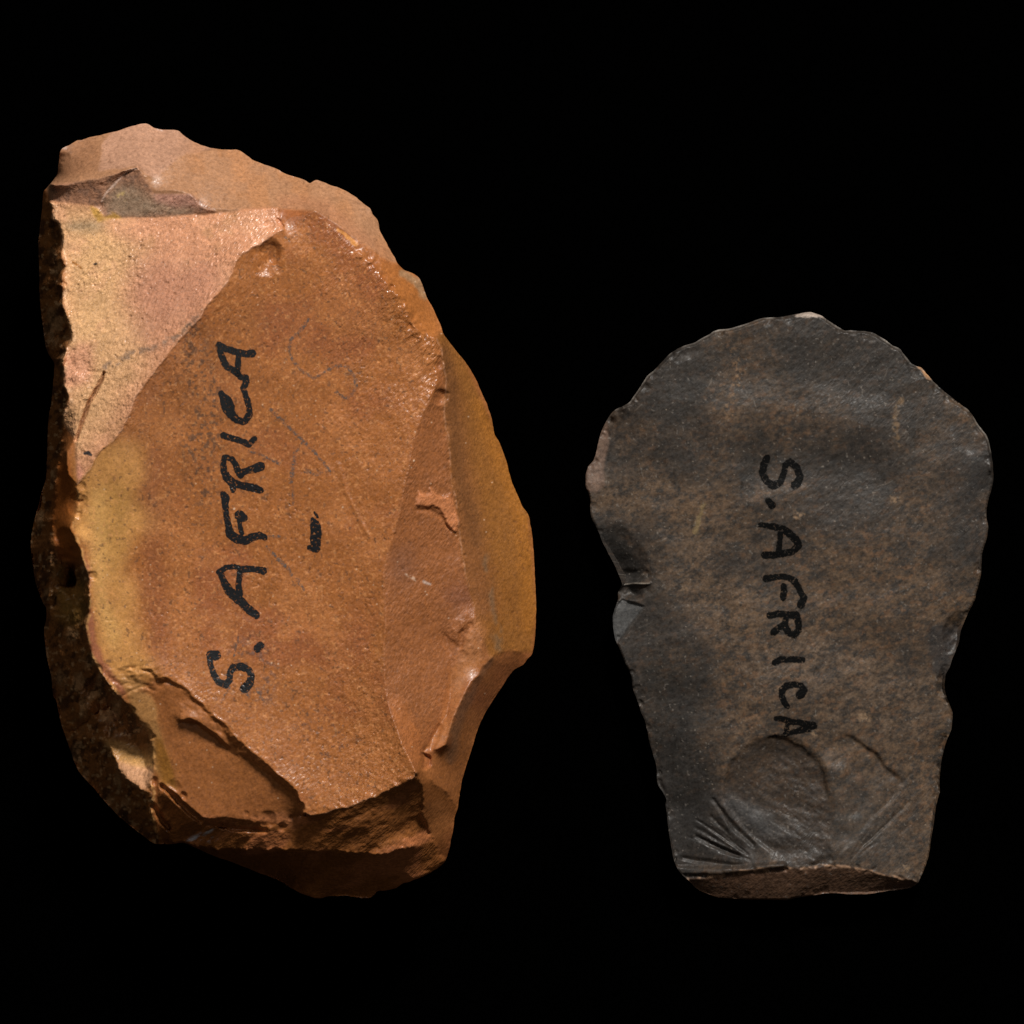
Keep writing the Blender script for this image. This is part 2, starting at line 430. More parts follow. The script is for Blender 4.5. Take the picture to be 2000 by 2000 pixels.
# ================================================================== LARGE STONE
OUT = [(117,297,300),(122,290,298),(141,280,292),(151,274,288),(160,274,288),(174,268,285),(199,263,280),(228,256,276),(249,249,272),(269,244,268),
(284,241,265),(291,243,266),(300,250,268),(319,253,268),(340,254,266),(349,256,266),(358,264,268),(373,274,272),(392,283,276),(410,289,276),(431,291,276),
(450,293,276),(462,292,275),(470,295,278),(483,304,284),(495,313,288),(516,321,292),(541,330,294),(557,339,298),(578,346,302),(595,352,306),(605,358,310),
(611,354,309),(618,351,308),(630,355,310),(648,363,314),(665,368,316),(682,377,320),(696,386,324),(711,398,328),(723,407,330),(727,417,332),(737,429,326),
(740,439,326),(741,450,336),(750,466,342),(760,485,350),(771,504,360),(777,515,364),(789,527,352),(806,534,340),(818,542,336),(824,554,336),(832,577,334),
(843,597,332),(853,618,332),(860,635,336),(865,650,340),(876,666,322),(893,688,304),(909,707,290),(919,722,282),(930,742,272),(940,765,262),(951,790,252),
(959,813,244),(963,835,240),(965,846,240),(975,864,234),(987,896,228),(1000,942,222),(1011,967,220),(1021,990,218),(1031,1004,214),(1035,1019,212),(1040,1052,210),
(1043,1097,210),(1046,1149,210),(1047,1191,210),(1045,1240,212),(1040,1275,216),(1031,1286,220),(1021,1298,220),(1004,1308,222),(992,1323,224),(982,1339,226),
(963,1368,230),(948,1391,234),(934,1422,238),(924,1453,240),(915,1482,240),(907,1509,240),(901,1530,240),(896,1561,240),(893,1582,238),(887,1600,232),(885,1623,226),
(880,1640,220),(878,1656,212),(867,1685,196),(839,1706,180),(813,1717,172),(800,1722,168),(787,1725,165),(773,1735,158),(752,1740,154),(739,1740,152),(731,1747,148),
(721,1754,144),(700,1753,140),(679,1750,136),(644,1750,126),(628,1754,120),(615,1754,118),(603,1750,114),(576,1739,110),(545,1720,110),(503,1704,115),(452,1683,135),
(423,1674,155),(395,1662,180),(370,1650,205),(356,1646,215),(340,1648,222),(319,1649,222),(303,1648,215),(296,1645,200),(267,1623,140),(226,1588,105),(185,1542,95),(153,1505,90),(133,1453,95),
(118,1408,105),(110,1370,112),(104,1359,115),(100,1322,120),(92,1286,125),(87,1249,128),(86,1230,130),(90,1208,132),(91,1187,132),(84,1177,130),(75,1156,128),
(69,1135,126),(64,1104,124),(60,1069,124),(63,1032,128),(71,1001,135),(77,980,140),(81,962,145),(90,935,150),(92,890,152),(94,828,155),(101,776,170),(106,724,180),
(106,710,180),(91,683,160),(84,641,152),(80,610,150),(77,572,150),(77,530,152),(75,479,155),(79,437,165),(82,406,178),(85,375,200),(91,367,215),(102,355,245),(112,340,262),(114,325,275),(116,307,290)]

OUT = [(x, y, z + (55 * min(1, (y - 1690) / 30) * min(1, max(0, (x - 480) / 120)) if y > 1690 else 0)) for x, y, z in OUT]
big = Stone(OUT, 1.5, 50, 230, 1060, 1768, 11)
RA = [(151,944,402),(162,931,406),(178,911,410),(193,884,414),(228,853,420),(243,828,424),(255,803,428),(265,774,430),(290,739,434),(319,703,438),(350,662,442),(377,635,444),
(392,617,446),(400,600,446),(419,580,444),(441,555,441),(454,531,438),(460,510,436),(470,497,434),(483,491,432),(491,483,430),(512,475,427),(524,464,424),(539,454,421),(552,448,419)]
RB = [(98,394,320),(133,397,334),(166,401,344),(182,402,347),(195,412,349),(203,425,350),(228,427,352),(267,426,358),(309,425,364),(381,420,376),(450,416,388),(483,409,393),(524,406,398),(543,407,400)]
RB2 = [(543,407,400),(537,423,402),(545,427,403),(586,422,407),(615,411,411)]
RC = [(615,411,411),(630,419,408),(657,437,404),(690,462,398),(721,483,391),(752,504,380),(764,511,372),(775,514,365)]
RD = [(700,492,402),(731,518,402),(745,541,400),(760,560,398),(782,580,394),(792,596,391),(797,616,388),(812,638,383),(828,655,378),(849,661,370)]
RE = [(853,661,368),(864,690,362),(866,717,358),(872,744,354),(869,773,351),(868,800,348),(870,831,344),(876,852,342),(880,900,338),(883,948,334),(889,969,331),(893,1004,327),(896,1033,324),
(900,1060,320),(905,1093,317),(911,1124,313),(917,1147,311)]
RG = [(852,664,370),(856,690,366),(850,715,368),(857,742,366),(846,765,371),(839,784,375),(824,811,379),(816,831,381),(806,866,384),(801,901,386),(793,932,387),(786,969,389),(779,1008,390),(768,1046,391),
(758,1081,391),(750,1118,391),(750,1159,391),(752,1190,391),(753,1232,392),(750,1271,393),(750,1323,395),(756,1364,397),(764,1397,402),(777,1430,407),(787,1457,411),(801,1484,415),(812,1507,418)]
RH = [(812,1507,418),(806,1519,417),(787,1526,416),(768,1540,415),(741,1551,413),(712,1563,411),(690,1573,409),(655,1580,406),(638,1589,403),(607,1593,398),(593,1589,396)]
RH2 = [(596,1590,356),(576,1598,354),(566,1608,350),(524,1606,350),(483,1601,350),(441,1597,348),(402,1595,346),(377,1584,346),(361,1569,347),(346,1550,347),(330,1538,345),(309,1524,341)]
RL1 = [(98,394,318),(102,406,322),(101,427,326),(114,439,332),(121,464,338),(121,495,344),(127,516,350),(123,551,354),(122,582,358),(129,613,364),(133,627,367),(138,660,373),(128,687,374),
(122,716,376),(125,755,381),(136,780,386),(126,801,380),(122,824,372)]
RL1b = [(136,782,386),(139,810,388),(144,838,394),(147,855,396),(133,880,394),(130,898,394),(135,927,396),(151,944,402)]
RL2 = [(151,944,402),(152,970,396),(149,1001,394),(139,1032,392),(147,1048,392),(158,1077,390),(168,1108,388),(174,1135,387),(176,1166,386),(174,1195,385),(168,1208,383),(166,1233,381),(172,1255,381),
(180,1282,380),(195,1311,378),(211,1330,376),(228,1353,372),(249,1377,366),(265,1397,361),(284,1422,356),(294,1447,351),(299,1472,347),(300,1501,342),(297,1526,337),(300,1561,326),(297,1598,312),(304,1625,285),(312,1638,255)]
K1 = [(255,1303,378),(274,1305,383),(294,1305,387),(309,1320,389),(336,1328,390),(361,1342,391),(390,1369,392),(406,1387,392),(431,1406,393),(452,1430,394),(487,1461,396),(524,1495,399),(549,1517,400),(578,1542,401),(586,1563,399),(593,1571,398),(594,1588,396)]
K2 = [(257,1309,372),(274,1311,374),(291,1312,374),(304,1327,373),(333,1334,374),(357,1349,377),(386,1375,380),(402,1393,381),(427,1412,380),(446,1440,376),(474,1474,369),(503,1497,367),(537,1522,369),(564,1546,372),(580,1558,374),(587,1573,374),(589,1592,366)]
K3a = [(352,1404,386),(371,1402,388),(402,1418,387),(427,1438,384),(446,1456,378)]
K3b = [(347,1411,366),(370,1409,364),(400,1426,361),(425,1447,360),(448,1467,361),(468,1482,364)]
K2 = [(x, y, min(z + 8, 386)) for x, y, z in K2]; K3b = [(x, y, z + 7) for x, y, z in K3b]
LSp = [(266,1352,372),(278,1351,371),(298,1361,369),(308,1380,367),(306,1408,364),(317,1443,360),(325,1468,357),(338,1505,352),(346,1545,347)]
VV = [(872,1240,320),(882,1302,318),(880,1344,320),(872,1397,332),(859,1416,337),(841,1449,348),(828,1468,355)]
NN = [(1031,1285,221),(1010,1272,244),(990,1270,262),(969,1272,284),(957,1286,300),(942,1302,310),(934,1317,318),(919,1333,328),(909,1350,334),(899,1373,340),(888,1393,345),(882,1412,348),(876,1433,352),(870,1453,355),(861,1459,355),(845,1464,354),
(833,1468,354),(827,1488,362),(832,1507,368),(845,1528,352),(866,1542,312),(878,1557,282),(888,1571,256)]
QQ = [(812,1507,418),(824,1540,372),(826,1571,342),(822,1592,326),(841,1629,272),(858,1670,215)]
TT = [(101,359,325),(130,362,348),(165,352,362),(195,348,370),(220,340,375),(247,333,379),(269,326,382)]
TT2 = [(269,326,382),(280,340,380),(292,361,376),(300,379,372),(307,374,376),(340,372,382),(371,379,386),(390,404,385),(423,414,386)]
PE = [(269,328,380),(247,336,370),(228,354,364),(207,379,357),(199,392,352),(198,404,344)]
WW = [(330,1640,262),(400,1654,278),(440,1657,296),(483,1658,312),(530,1657,324),(586,1656,335),(669,1664,340),(731,1667,334),(775,1660,325),(822,1640,290)]
MM = [(112,1225,215),(118,1260,225),(130,1300,235),(145,1335,244),(162,1360,246),(182,1397,242),(200,1424,240),(209,1440,240),(216,1459,274),(230,1495,291),(247,1522,307),(267,1536,319),(284,1542,324),(296,1545,330)]
CH = [(185,1340,262),(205,1370,250),(232,1405,236),(255,1435,258),(276,1470,292),(288,1505,316)]
WR = [(122,824,372),(123,850,350),(120,880,335),(114,911,328),(107,962,320),(104,1000,314),(102,1021,308),(100,1073,300),(99,1112,282),(94,1166,235),(100,1210,205)]
HO = [(112,1090,275),(124,1100,262),(138,1112,250),(148,1140,240),(148,1175,250)]
W2 = [(92,400,235),(95,450,232),(97,520,240),(99,580,240),(104,640,250),(110,690,262),(109,740,262),(113,800,268)]
qA = big.line(RA, 1.3); qB = big.line(RB, 2.4); big.line(RB2, .8); qC = big.line(RC, 1.2); qD = big.line(RD, 3.0); qE = big.line(RE, 1.4)
qG = big.line(RG, 1.2); qH = big.line(RH, 2.0); qH2 = big.line(RH2, 2.5); qL1 = big.line(RL1, 2.4); big.line(RL1b, 1.5); qL2 = big.line(RL2, 2.0)
big.line([(925,1195,313),(938,1240,314),(940,1272,313)], 1)
for l, j in ((K1, 2.2), (K2, 2.0), (K3a, 2.0), (K3b, 2.0), (LSp, 1.5), (VV, 2), (NN, 1.5), (QQ, 2.5), (TT, 1.5), (TT2, 1.5), (PE, 1.0), (WW, 4), (MM, 3), (CH, 2), (WR, 2.5), (HO, 2), (W2, 3)):
    big.line(l, j)
for l, j in (([(430,291,278),(389,297,300),(360,301,318),(348,307,328),(334,323,344),(317,336,358),(300,345,370),(285,345,380)], 1.2), ([(228,256,278),(200,282,308),(199,299,322),(195,315,338),(191,336,356),(193,347,369)], 1.2),
             ([(605,358,312),(612,372,330),(625,385,346),(640,398,362),(655,412,382)], 1.5), ([(483,409,393),(440,410,388),(400,404,384)], 1)):
    big.line(l, j)
F1P = [p[:2] for p in RA] + [(615,411)] + [p[:2] for p in RD] + [p[:2] for p in RG] + [p[:2] for p in RH] + [p[:2] for p in K1[::-1]] + [(211,1330),(176,1166),(151,944)]
F2P = [p[:2] for p in RL1] + [(147,855),(151,944)] + [p[:2] for p in RA] + [(543,407)] + [p[:2] for p in RB[::-1]]
big.bowl(F1P, 0.0009); big.bowl(F2P, 0.0009); big.bowl([(560,1600),(600,1480),(700,1300),(720,1180),(752,1190),(752,1330),(820,1500),(700,1600)], 0.0045)
big.bowl([(590,415),(690,465),(731,518),(780,590),(690,640),(560,560),(545,460)], -0.001)
F7P = [p[:2] for p in RG] + [(828,1468),(859,1416),(882,1302),(960,1286),(917,1147)] + [p[:2] for p in RE[::-1]]
big.bowl(F7P, 0.0009)
F6P = [p[:2] for p in RE] + [(935,1220),(957,1286),(990,1270),(1040,1275),(1047,1191),(1031,1004),(963,835),(909,707),(865,650)]
big.bowl(F6P, 0.0)
F10P = [p[:2] for p in K2[3:]] + [p[:2] for p in RH2] + [p[:2] for p in LSp[::-1]]
big.bowl(F10P, 0.0012)
F3P = [(50,230),(800,230),(800,515)] + [p[:2] for p in RC[::-1]] + [(543,407)] + [p[:2] for p in RB[::-1]]
F12P = [p[:2] for p in NN] + [(907,1509),(963,1368),(1040,1275)]
big.bowl(F12P, 0.006)
big.solve()
X, Y = big.X, big.Y
raw = big.Z.copy()
# masks
mF2 = big.mask(F2P, 2.5); mF1 = big.mask(F1P, 2.5); mF3 = big.mask(F3P, 2.5); mF7 = big.mask(F7P, 2.5); mF6 = big.mask(F6P, 3); mF10 = big.mask(F10P, 2.5); mF12 = big.mask(F12P, 3)
WALL = [(50,380),(98,394)] + [p[:2] for p in RL1[1:]] + [(118,880),(107,962),(102,1021),(112,1090),(135,1095)] + [p[:2] for p in RL2[6:]] + [(300,1700),(50,1700)]
mW = big.mask(WALL, 3)
F8P = [(296,1600),(309,1633)] + [p[:2] for p in RH2[::-1]] + [p[:2] for p in RH[::-1]] + [p[:2] for p in QQ] + [(900,1700),(880,1780),(300,1780)]
mF8 = big.mask(F8P, 3)
BAND = [(98,362),(195,350),(269,326),(300,379),(371,379),(423,413),(309,425),(203,425),(182,402),(98,394)]
mB = big.mask(BAND, 2)
# chips on ridges
big.chips(qL1, 14, 13, 4.0, 1); big.chips(qL2, 20, 15, 5.0, 2); big.chips(qH, 16, 9, 2.0, 3, 1); big.chips(qH2, 9, 14, 5, 4); big.chips(qE, 30, 6, 1.6, 5); big.chips(qD, 40, 9, 1.6, 6)
big.chips(qA, 16, 5, 1.0, 7); big.chips(qG, 14, 6, .9, 8)
q_out = big.Q
big.chips(q_out, 26, 12, 3, 9)
# deliberate scars
big.dent(520,505,36,44,-20,9,1.3); big.dent(528,492,20,30,10,7,1.0)          # hollow left of the peak
big.dent(525,440,16,9,-30,4); big.dent(547,436,12,5,55,7)                    # nicks above it
big.dent(862,775,14,18,20,9,.8); big.dent(855,708,10,16,0,5); big.dent(874,735,9,20,0,4)
big.dent(150,985,20,26,20,8); big.dent(122,1050,16,20,0,9); big.dent(144,1075,10,10,0,7)
# ledge in the middle of the right facet, with an overhanging lower edge
kb = big.mask([p[:2] for p in K1[3:]] + [p[:2] for p in K2[::-1][:-3]], 2)
big.Z += kb * (4.5 * facets(X, Y, 12, 58, -40, 2.0) + 1.6 * facets(X, Y, 5, 59))
big.Z += 1.3 * big.stroke(np.c_[qA[::6, :2], np.full(len(qA[::6]), .6)], 2.4)
mLL = big.mask([(112,690),(150,680),(200,735),(172,800),(150,855),(118,850)], 4)
big.Z += mLL * (4 * facets(X, Y, 24, 57, 60, 1.6) + 1.2 * facets(X, Y, 9, 56))
lp = [(812,988),(836,990),(848,988),(860,998),(870,1012),(877,1030),(892,1040),(897,1015),(886,985),(880,965),(865,972),(848,962),(842,952),(838,968),(818,960)]
big.Z += 5 * blur(big.mask(lp, 1.5, 4, 10), .6)
big.Z -= 3.2 * big.stroke([(812,996,1),(840,997,3),(858,1008,3),(868,1024,2.5),(880,1036,1)], 5)
big.Z += 4 * big.mask([(895,1203),(925,1200),(935,1215),(925,1250),(935,1265),(905,1280),(890,1255),(878,1235)], 3, 14, 22) * (1 + .6 * fbm(X, Y, 14, 51))
big.Z -= 4 * big.stroke([(918,1222,5),(902,1240,5),(898,1262,4)], 5)
big.Z -= 11 * big.stroke([(148,860,1.5),(160,825,2.5),(172,790,2.5),(186,765,2.5),(198,742,2.2),(203,728,1.2)], 3)     # long fissure low on the upper facet
big.Z += 2.5 * big.mask([(150,850),(172,786),(200,730),(140,728),(128,760),(140,800)], 2) 
big.Z -= 9 * big.stroke([(826,1474,3),(834,1482,7),(834,1492,7),(828,1500,3)], 3)
big.Z -= 3 * big.stroke([(842,1462,3),(850,1440,6),(858,1420,4)], 5)
for pts, w in (([(316,1535,3),(345,1560,4),(370,1585,4),(392,1603,3)], 14), ([(300,1575,3),(315,1600,4),(330,1618,3)], 14), ([(430,1613,3),(470,1620,3),(520,1622,2)], 10), ([(400,1610,3),(440,1612,3)], 5)):
    big.Z -= w * big.stroke(pts, 5, 2)
# relief of the fracture surfaces
n_big = fbm(X, Y, 110, 21, 3); n_mid = fbm(X, Y, 26, 22, 3, 38, 1.7); n_fine = fbm(X, Y, 8, 23, 3, 42, 2.0)
rough_r = smooth(540, 800, X) * smooth(1100, 420, Y) ; edge_g = smooth(560, 760, X) * smooth(1150, 1480, Y)
amp_mid = 0.35 + .9 * mF2 + .55 * mF1 * rough_r + 2.2 * mW + 1.3 * mF8 + .9 * mB
amp_fine = .12 + .42 * mF2 + mF1 * (.12 + .38 * rough_r + .30 * edge_g) + .6 * mW + .3 * mF8 + .55 * mB + .12 * mF7
big.Z += n_big * (2.2 + 3.0 * mF8 + 2 * mF7) + n_mid * amp_mid + n_fine * amp_fine
wn = fbm(X, Y, 30, 61, 4, 78, 2.2, .6)
mNo = big.mask([(205,1440),(257,1440),(299,1465),(299,1520),(284,1545),(243,1522),(222,1480)], 6)
mWn = mW * (1 - mNo)
big.Z += mWn * (fbm(X, Y, 60, 61, 2, 80, 2.0) * 26 + (6 + 30 * smooth(-.1, .4, fbm(X, Y, 70, 64, 2))) * facets(X, Y, 24, 62, 0, 1.5) + 9 * facets(X, Y, 13, 63, 60, 1.5) + 3 * facets(X, Y, 6, 60))
mSl = big.mask([(309,1325),(361,1345),(452,1432),(446,1455),(371,1404),(345,1402),(320,1370)], 3)
big.Z += mSl * (2.6 * fbm(X, Y, 16, 68, 3, -35, 2.5) + 3.5 * np.abs(fbm(X, Y, 30, 69, 2)))
mBrk = big.mask([(205,1310),(250,1296),(300,1300),(340,1335),(300,1352),(262,1348),(250,1375),(228,1350)], 5)
big.Z += mBrk * (9 * np.abs(fbm(X, Y, 20, 67, 3, 20, 1.6)) - 4)
big.Z += mF8 * (9 * facets(X, Y, 52, 63, 12, 2.2) + 3.5 * facets(X, Y, 19, 64, 20, 2) + 1.2 * facets(X, Y, 8, 65))
# hackly bumps by the right crest
cr = np.zeros_like(X); dcr = big.stroke([(p[0] - 8, p[1] + 2, 18) for p in RD] + [(848,720,14),(845,760,10)], 14)
big.Z += dcr * (fbm(X, Y, 11, 65, 3, 55, 1.8) * 2.6)
# faint conchoidal ripples on the central facet
rr = np.hypot(X - 640, Y - 380); big.Z += mF1 * .55 * np.sin(rr / 17 + 2.5 * fbm(X, Y, 130, 66)) * smooth(60, 300, rr) * smooth(1100, 500, rr)
big.Z += big.stroke([(660,905,.5),(676,960,.5),(700,1010,.5),(722,1050,.5)], 7) * 1.6
pit = smooth(.52, .72, fbm(X, Y, 5.5, 48, 2)) * smooth(-.25, .3, fbm(X, Y, 60, 47, 2))
big.Z -= pit * (1.1 * mF1 + 1.4 * mF2 + .8 * mF7 + .6 * mF6 + .5 * mF3)
big.Z += (mF3 * .35 + mF7 * .5 + mF6 * .45 + mF10 * .35) * fbm(X, Y, 9, 46, 3, 70, 1.5) * 1.6
big.Z = blur(big.Z, 0.55)

# colour of the stone itself
def paint(C, col, m): return C + (np.array(col, np.float32) - C) * np.clip(m, 0, 1)[..., None]
K = 1.07
YB = [(180,900),(215,868),(262,850),(285,960),(288,1060),(270,1130),(278,1200),(300,1270),(285,1310),(230,1330),(180,1250),(172,1150),(152,1040),(165,950)]
mYB = big.mask(YB, 14, 10) * (1 - mF2)
C = np.zeros(X.shape + (3,), np.float32) + lin(154, 95, 51, K)
C = paint(C, lin(148, 88, 53, K), .8 * smooth(-.1, .5, fbm(X, Y, 120, 71)))
C = paint(C, lin(170, 108, 62, K), .7 * smooth(0, .6, fbm(X, Y, 75, 72)))
C = paint(C, lin(163, 118, 86, K), mF3)
C = paint(C, lin(172, 129, 104, K), mF3 * big.mask([(228,250),(284,235),(349,250),(440,286),(392,297),(360,301),(348,307),(334,323),(305,348),(285,340),(269,326),(191,336),(195,315),(199,299),(197,282)], 1.6, 3))
C = paint(C, lin(172, 118, 78, K), mF3 * .6 * smooth(-.1, .5, fbm(X, Y, 40, 89, 3)) * smooth(340, 400, X))
C = paint(C, lin(150, 106, 76, K), mF3 * big.mask([(100,330),(117,280),(170,265),(195,282),(195,336),(110,350)], 6, 8))
C = paint(C, lin(165, 112, 80, K), .7 * mF3 * big.mask([(540,380),(640,390),(740,480),(780,515),(690,470),(615,411),(543,407)], 8, 5))
C = paint(C, lin(166, 120, 94, K), mB * .9)
C = paint(C, lin(120, 92, 78, K), mB * .6 * smooth(0, .4, fbm(X, Y, 9, 45, 3)))
C = paint(C, lin(150, 128, 106, K), mB * .8 * big.mask([(205,380),(250,350),(300,390),(380,400),(380,420),(215,424)], 9, 14))
C = paint(C, lin(184, 134, 116, K), mB * .8 * big.mask([(300,372),(371,376),(395,408),(350,405),(300,395)], 5, 4))
C = paint(C, lin(196, 166, 116, K), smooth(-.1, .2, fbm(X, Y, 8, 90)) * big.mask([(226,382),(240,370),(252,376),(244,390),(222,396)], 2, 3))
C = paint(C, lin(222, 190, 172, K), .85 * big.stroke([(266,330,.8),(247,335,.6),(228,354,1.6),(214,370,1.3),(205,380,1),(199,394,.6)], 2.0, 1.5))
# upper facet: cream-yellow left, pinkish brown right
C = paint(C, lin(200, 141, 106, K), mF2)
C = paint(C, lin(212, 163, 118, K), mF2 * big.mask([(90,390),(250,400),(270,500),(250,560),(300,660),(240,760),(190,860),(150,950),(100,900),(100,600)], 22, 60, 70))
C = paint(C, lin(214, 167, 117, K), mF2 * .7 * big.mask([(130,430),(215,425),(250,470),(215,640),(190,720),(150,690),(140,540)], 18, 40, 50))
C = paint(C, lin(148, 126, 98, K), mF2 * .75 * big.mask([(130,430),(205,430),(195,452),(130,448)], 6, 6))
C = paint(C, lin(196, 150, 66, K), .8 * big.mask([(177,402),(195,410),(203,424),(222,420),(215,412),(240,425),(190,432),(180,418)], 2, 3))
C = paint(C, lin(222, 164, 126, K), mF2 * .5 * smooth(.0, .5, fbm(X, Y, 38, 44, 4, 40, 1.5, .65)))
C = paint(C, lin(176, 134, 92, K), mF2 * .35 * smooth(.05, .5, fbm(X, Y, 30, 43, 4, 40, 1.5, .65)))
C = paint(C, lin(176, 122, 98, K), mF2 * .65 * big.mask([(260,500),(330,520),(400,500),(440,540),(380,620),(280,700),(250,620)], 18, 18, 40))
C = paint(C, lin(215, 150, 118, K), mF2 * .5 * big.mask([(200,425),(300,430),(270,480),(220,460)], 10, 8))
C = paint(C, lin(128, 104, 88, K), mF2 * .8 * smooth(-.5, .2, fbm(X, Y, 9, 88)) * big.stroke([(205,716,3),(235,703,3),(262,690,4),(300,680,2),(335,662,4),(365,640,5),(388,620,3)], 6, 7))
C = paint(C, lin(104, 60, 34, K), .9 * big.stroke([(150,856,1),(160,825,1.5),(172,790,1.6),(186,765,1.5),(198,742,1.2),(203,728,.6)], 2.4, 2))  # dark brown painted along the fissure in place of its shade
C = paint(C, lin(60, 55, 55, K), big.stroke([(165,886,2.5),(172,884,3.5),(178,888,2)], 1.5, 1.5)); C = paint(C, lin(60, 55, 55, K), big.stroke([(184,516,1.6),(188,515,1.6)], 1.2))
C = paint(C, lin(150, 92, 30, K), .8 * big.stroke([(141,512,1.5),(152,518,2),(158,524,1.5)], 1.5, 1.5)); 
C = paint(C, lin(208, 144, 118, K), mF2 * .6 * big.mask([(118,690),(175,660),(180,740),(140,760),(118,740)], 8, 8)); C = paint(C, lin(205,140,118,K), mF2*.9*big.mask([(128,880),(150,900),(165,935),(145,950),(128,920)],5,3))
# yellow band down the left of the central facet
C = paint(C, lin(192, 137, 78, K), big.mask(YB, 14, 75, 48) * (1 - mF2))
C = paint(C, lin(204, 156, 92, K), .7 * big.mask([(170,960),(205,950),(215,1050),(205,1150),(240,1240),(225,1280),(190,1200),(180,1100)], 8, 10, 40) * (1 - mF2))
C = paint(C, lin(168, 126, 66, K), .5 * big.mask([(200,950),(260,940),(250,1040),(225,1160),(205,1080)], 12, 12, 40) * (1 - mF2))
C = paint(C, lin(134, 78, 54, K), .35 * (1 - mF2) * big.stroke([(295,880,10),(300,960,14),(300,1050,12),(300,1130,18),(312,1220,20),(310,1290,14)], 18, 14, 50))
C = paint(C, lin(150, 90, 66, K), .8 * big.stroke([(166,1100,6),(172,1180,5),(178,1250,8),(198,1300,8),(240,1350,5)], 6, 4))
C = paint(C, lin(172, 124, 74, K), .9 * big.mask([(228,1320),(262,1318),(300,1350),(320,1440),(345,1500),(350,1545),(318,1530),(300,1500),(296,1440),(262,1390)], 4, 5))
C = paint(C, lin(150, 96, 28, K), .7 * big.mask([(302,1440),(322,1450),(345,1500),(345,1540),(315,1525),(305,1480)], 5, 5))
# grey dust in the pores
spk = smooth(.05, .45, fbm(X, Y, 6, 74, 2))
C = paint(C, lin(88, 66, 52, K), .75 * spk * big.stroke([(375,640,16),(385,700,22),(395,760,26),(405,820,30),(395,880,34),(400,950,24)], 24, 16, 60))
C = paint(C, lin(84, 64, 56, K), .7 * smooth(.2, .6, fbm(X, Y, 14, 75, 4, 0, 1, .7)) * big.mask([(540,1360),(640,1370),(720,1420),(700,1520),(600,1500),(540,1440)], 25, 20, 60))
C = paint(C, lin(88, 70, 64, K), .65 * smooth(.0, .5, fbm(X, Y, 7, 76, 2)) * big.mask([(440,1255),(510,1240),(540,1330),(530,1380),(480,1370),(500,1310),(450,1290)], 10, 10, 30))
C = paint(C, lin(96, 68, 50, K), .6 * smooth(.50, .66, fbm(X, Y, 7, 77, 2)) * mF1)
C = paint(C, lin(214, 150, 96, K), .35 * smooth(.3, .6, fbm(X, Y, 5, 78, 2)) * (mF1 + mF7))
# right-hand facets
C = paint(C, lin(144, 88, 49, K), mF7)
C = paint(C, lin(118, 72, 52, K), .6 * mF7 * big.mask([(880,1140),(940,1150),(930,1190),(880,1190),(860,1160)], 12, 10)); C = paint(C, lin(120, 80, 60, K), .5 * mF7 * big.mask([(758,1090),(800,1060),(810,1120),(770,1150)], 12, 10))
C = paint(C, lin(142, 92, 44, K), mF6 * .95)
C = paint(C, lin(128, 80, 36, K), mF6 * .6 * smooth(-.1, .4, fbm(X, Y, 60, 79, 3, 80, 2.0)))
C = paint(C, lin(132, 84, 50, K), mF6 * .8 * big.stroke([(860,690,10),(876,800,22),(886,900,26),(902,1000,28),(920,1100,28),(940,1180,22)], 30))
C = paint(C, lin(110, 72, 42, K), mF6 * .5 * big.stroke([(868,690,5),(880,740,8),(884,800,9),(890,880,10),(902,950,10),(920,1000,12),(932,1060,10)], 10, 6))
C = paint(C, lin(112, 92, 70, K), mF6 * .6 * smooth(-.5, .3, fbm(X, Y, 14, 91, 3, 80, 2)) * big.stroke([(948,1090,2),(957,1140,3),(963,1190,3),(968,1225,5),(975,1270,5)], 8, 9, 20))
C = paint(C, lin(164, 104, 42, K), mF6 * .6 * big.stroke([(940,790,10),(980,900,12),(1020,1010,12),(1036,1120,14),(1036,1220,12)], 18, 5))
C = paint(C, lin(164, 101, 50, K), .7 * big.mask([(731,512),(777,516),(800,540),(860,640),(850,660),(828,655),(797,610),(760,560)], 5, 4))
C = paint(C, lin(150, 122, 92, K), .7 * big.stroke([(785,535,5),(815,550,7),(828,580,4)], 6, 4)); C = paint(C, lin(220, 150, 78, K), .7 * big.stroke([(660,448,3),(676,460,4),(694,476,4)], 2, 3))
C = paint(C, lin(165, 99, 52, K), .6 * mF7 * big.stroke([(770,1380,12),(800,1430,14),(818,1480,10),(832,1520,8)], 12, 4))
C = paint(C, lin(160, 104, 62, K), .8 * big.mask([(925,1200),(950,1230),(940,1290),(905,1340),(885,1400),(865,1450),(850,1455),(875,1390),(890,1300)], 5, 5))
C = paint(C, lin(96, 80, 66, K), .4 * big.stroke([(955,1290,6),(925,1335,8),(900,1390,9),(885,1440,10),(880,1480,8)], 10, 4) * mF12)
C = paint(C, lin(150, 90, 50, K), .8 * mF12 * smooth(0, .5, fbm(X, Y, 40, 80)))
C = paint(C, lin(205, 175, 150, K), .7 * smooth(-.3, .2, fbm(X, Y, 5, 92)) * big.stroke([(792,1122,.6),(802,1126,2.2),(812,1132,2.4),(820,1135,1)], 2.5, 2)); C = paint(C, lin(190, 175, 165, K), .6 * big.stroke([(828,1136,1.5),(840,1141,1.5)], 2.5, 2))
C = paint(C, lin(190, 120, 76, K), .8 * big.mask(lp, 2))
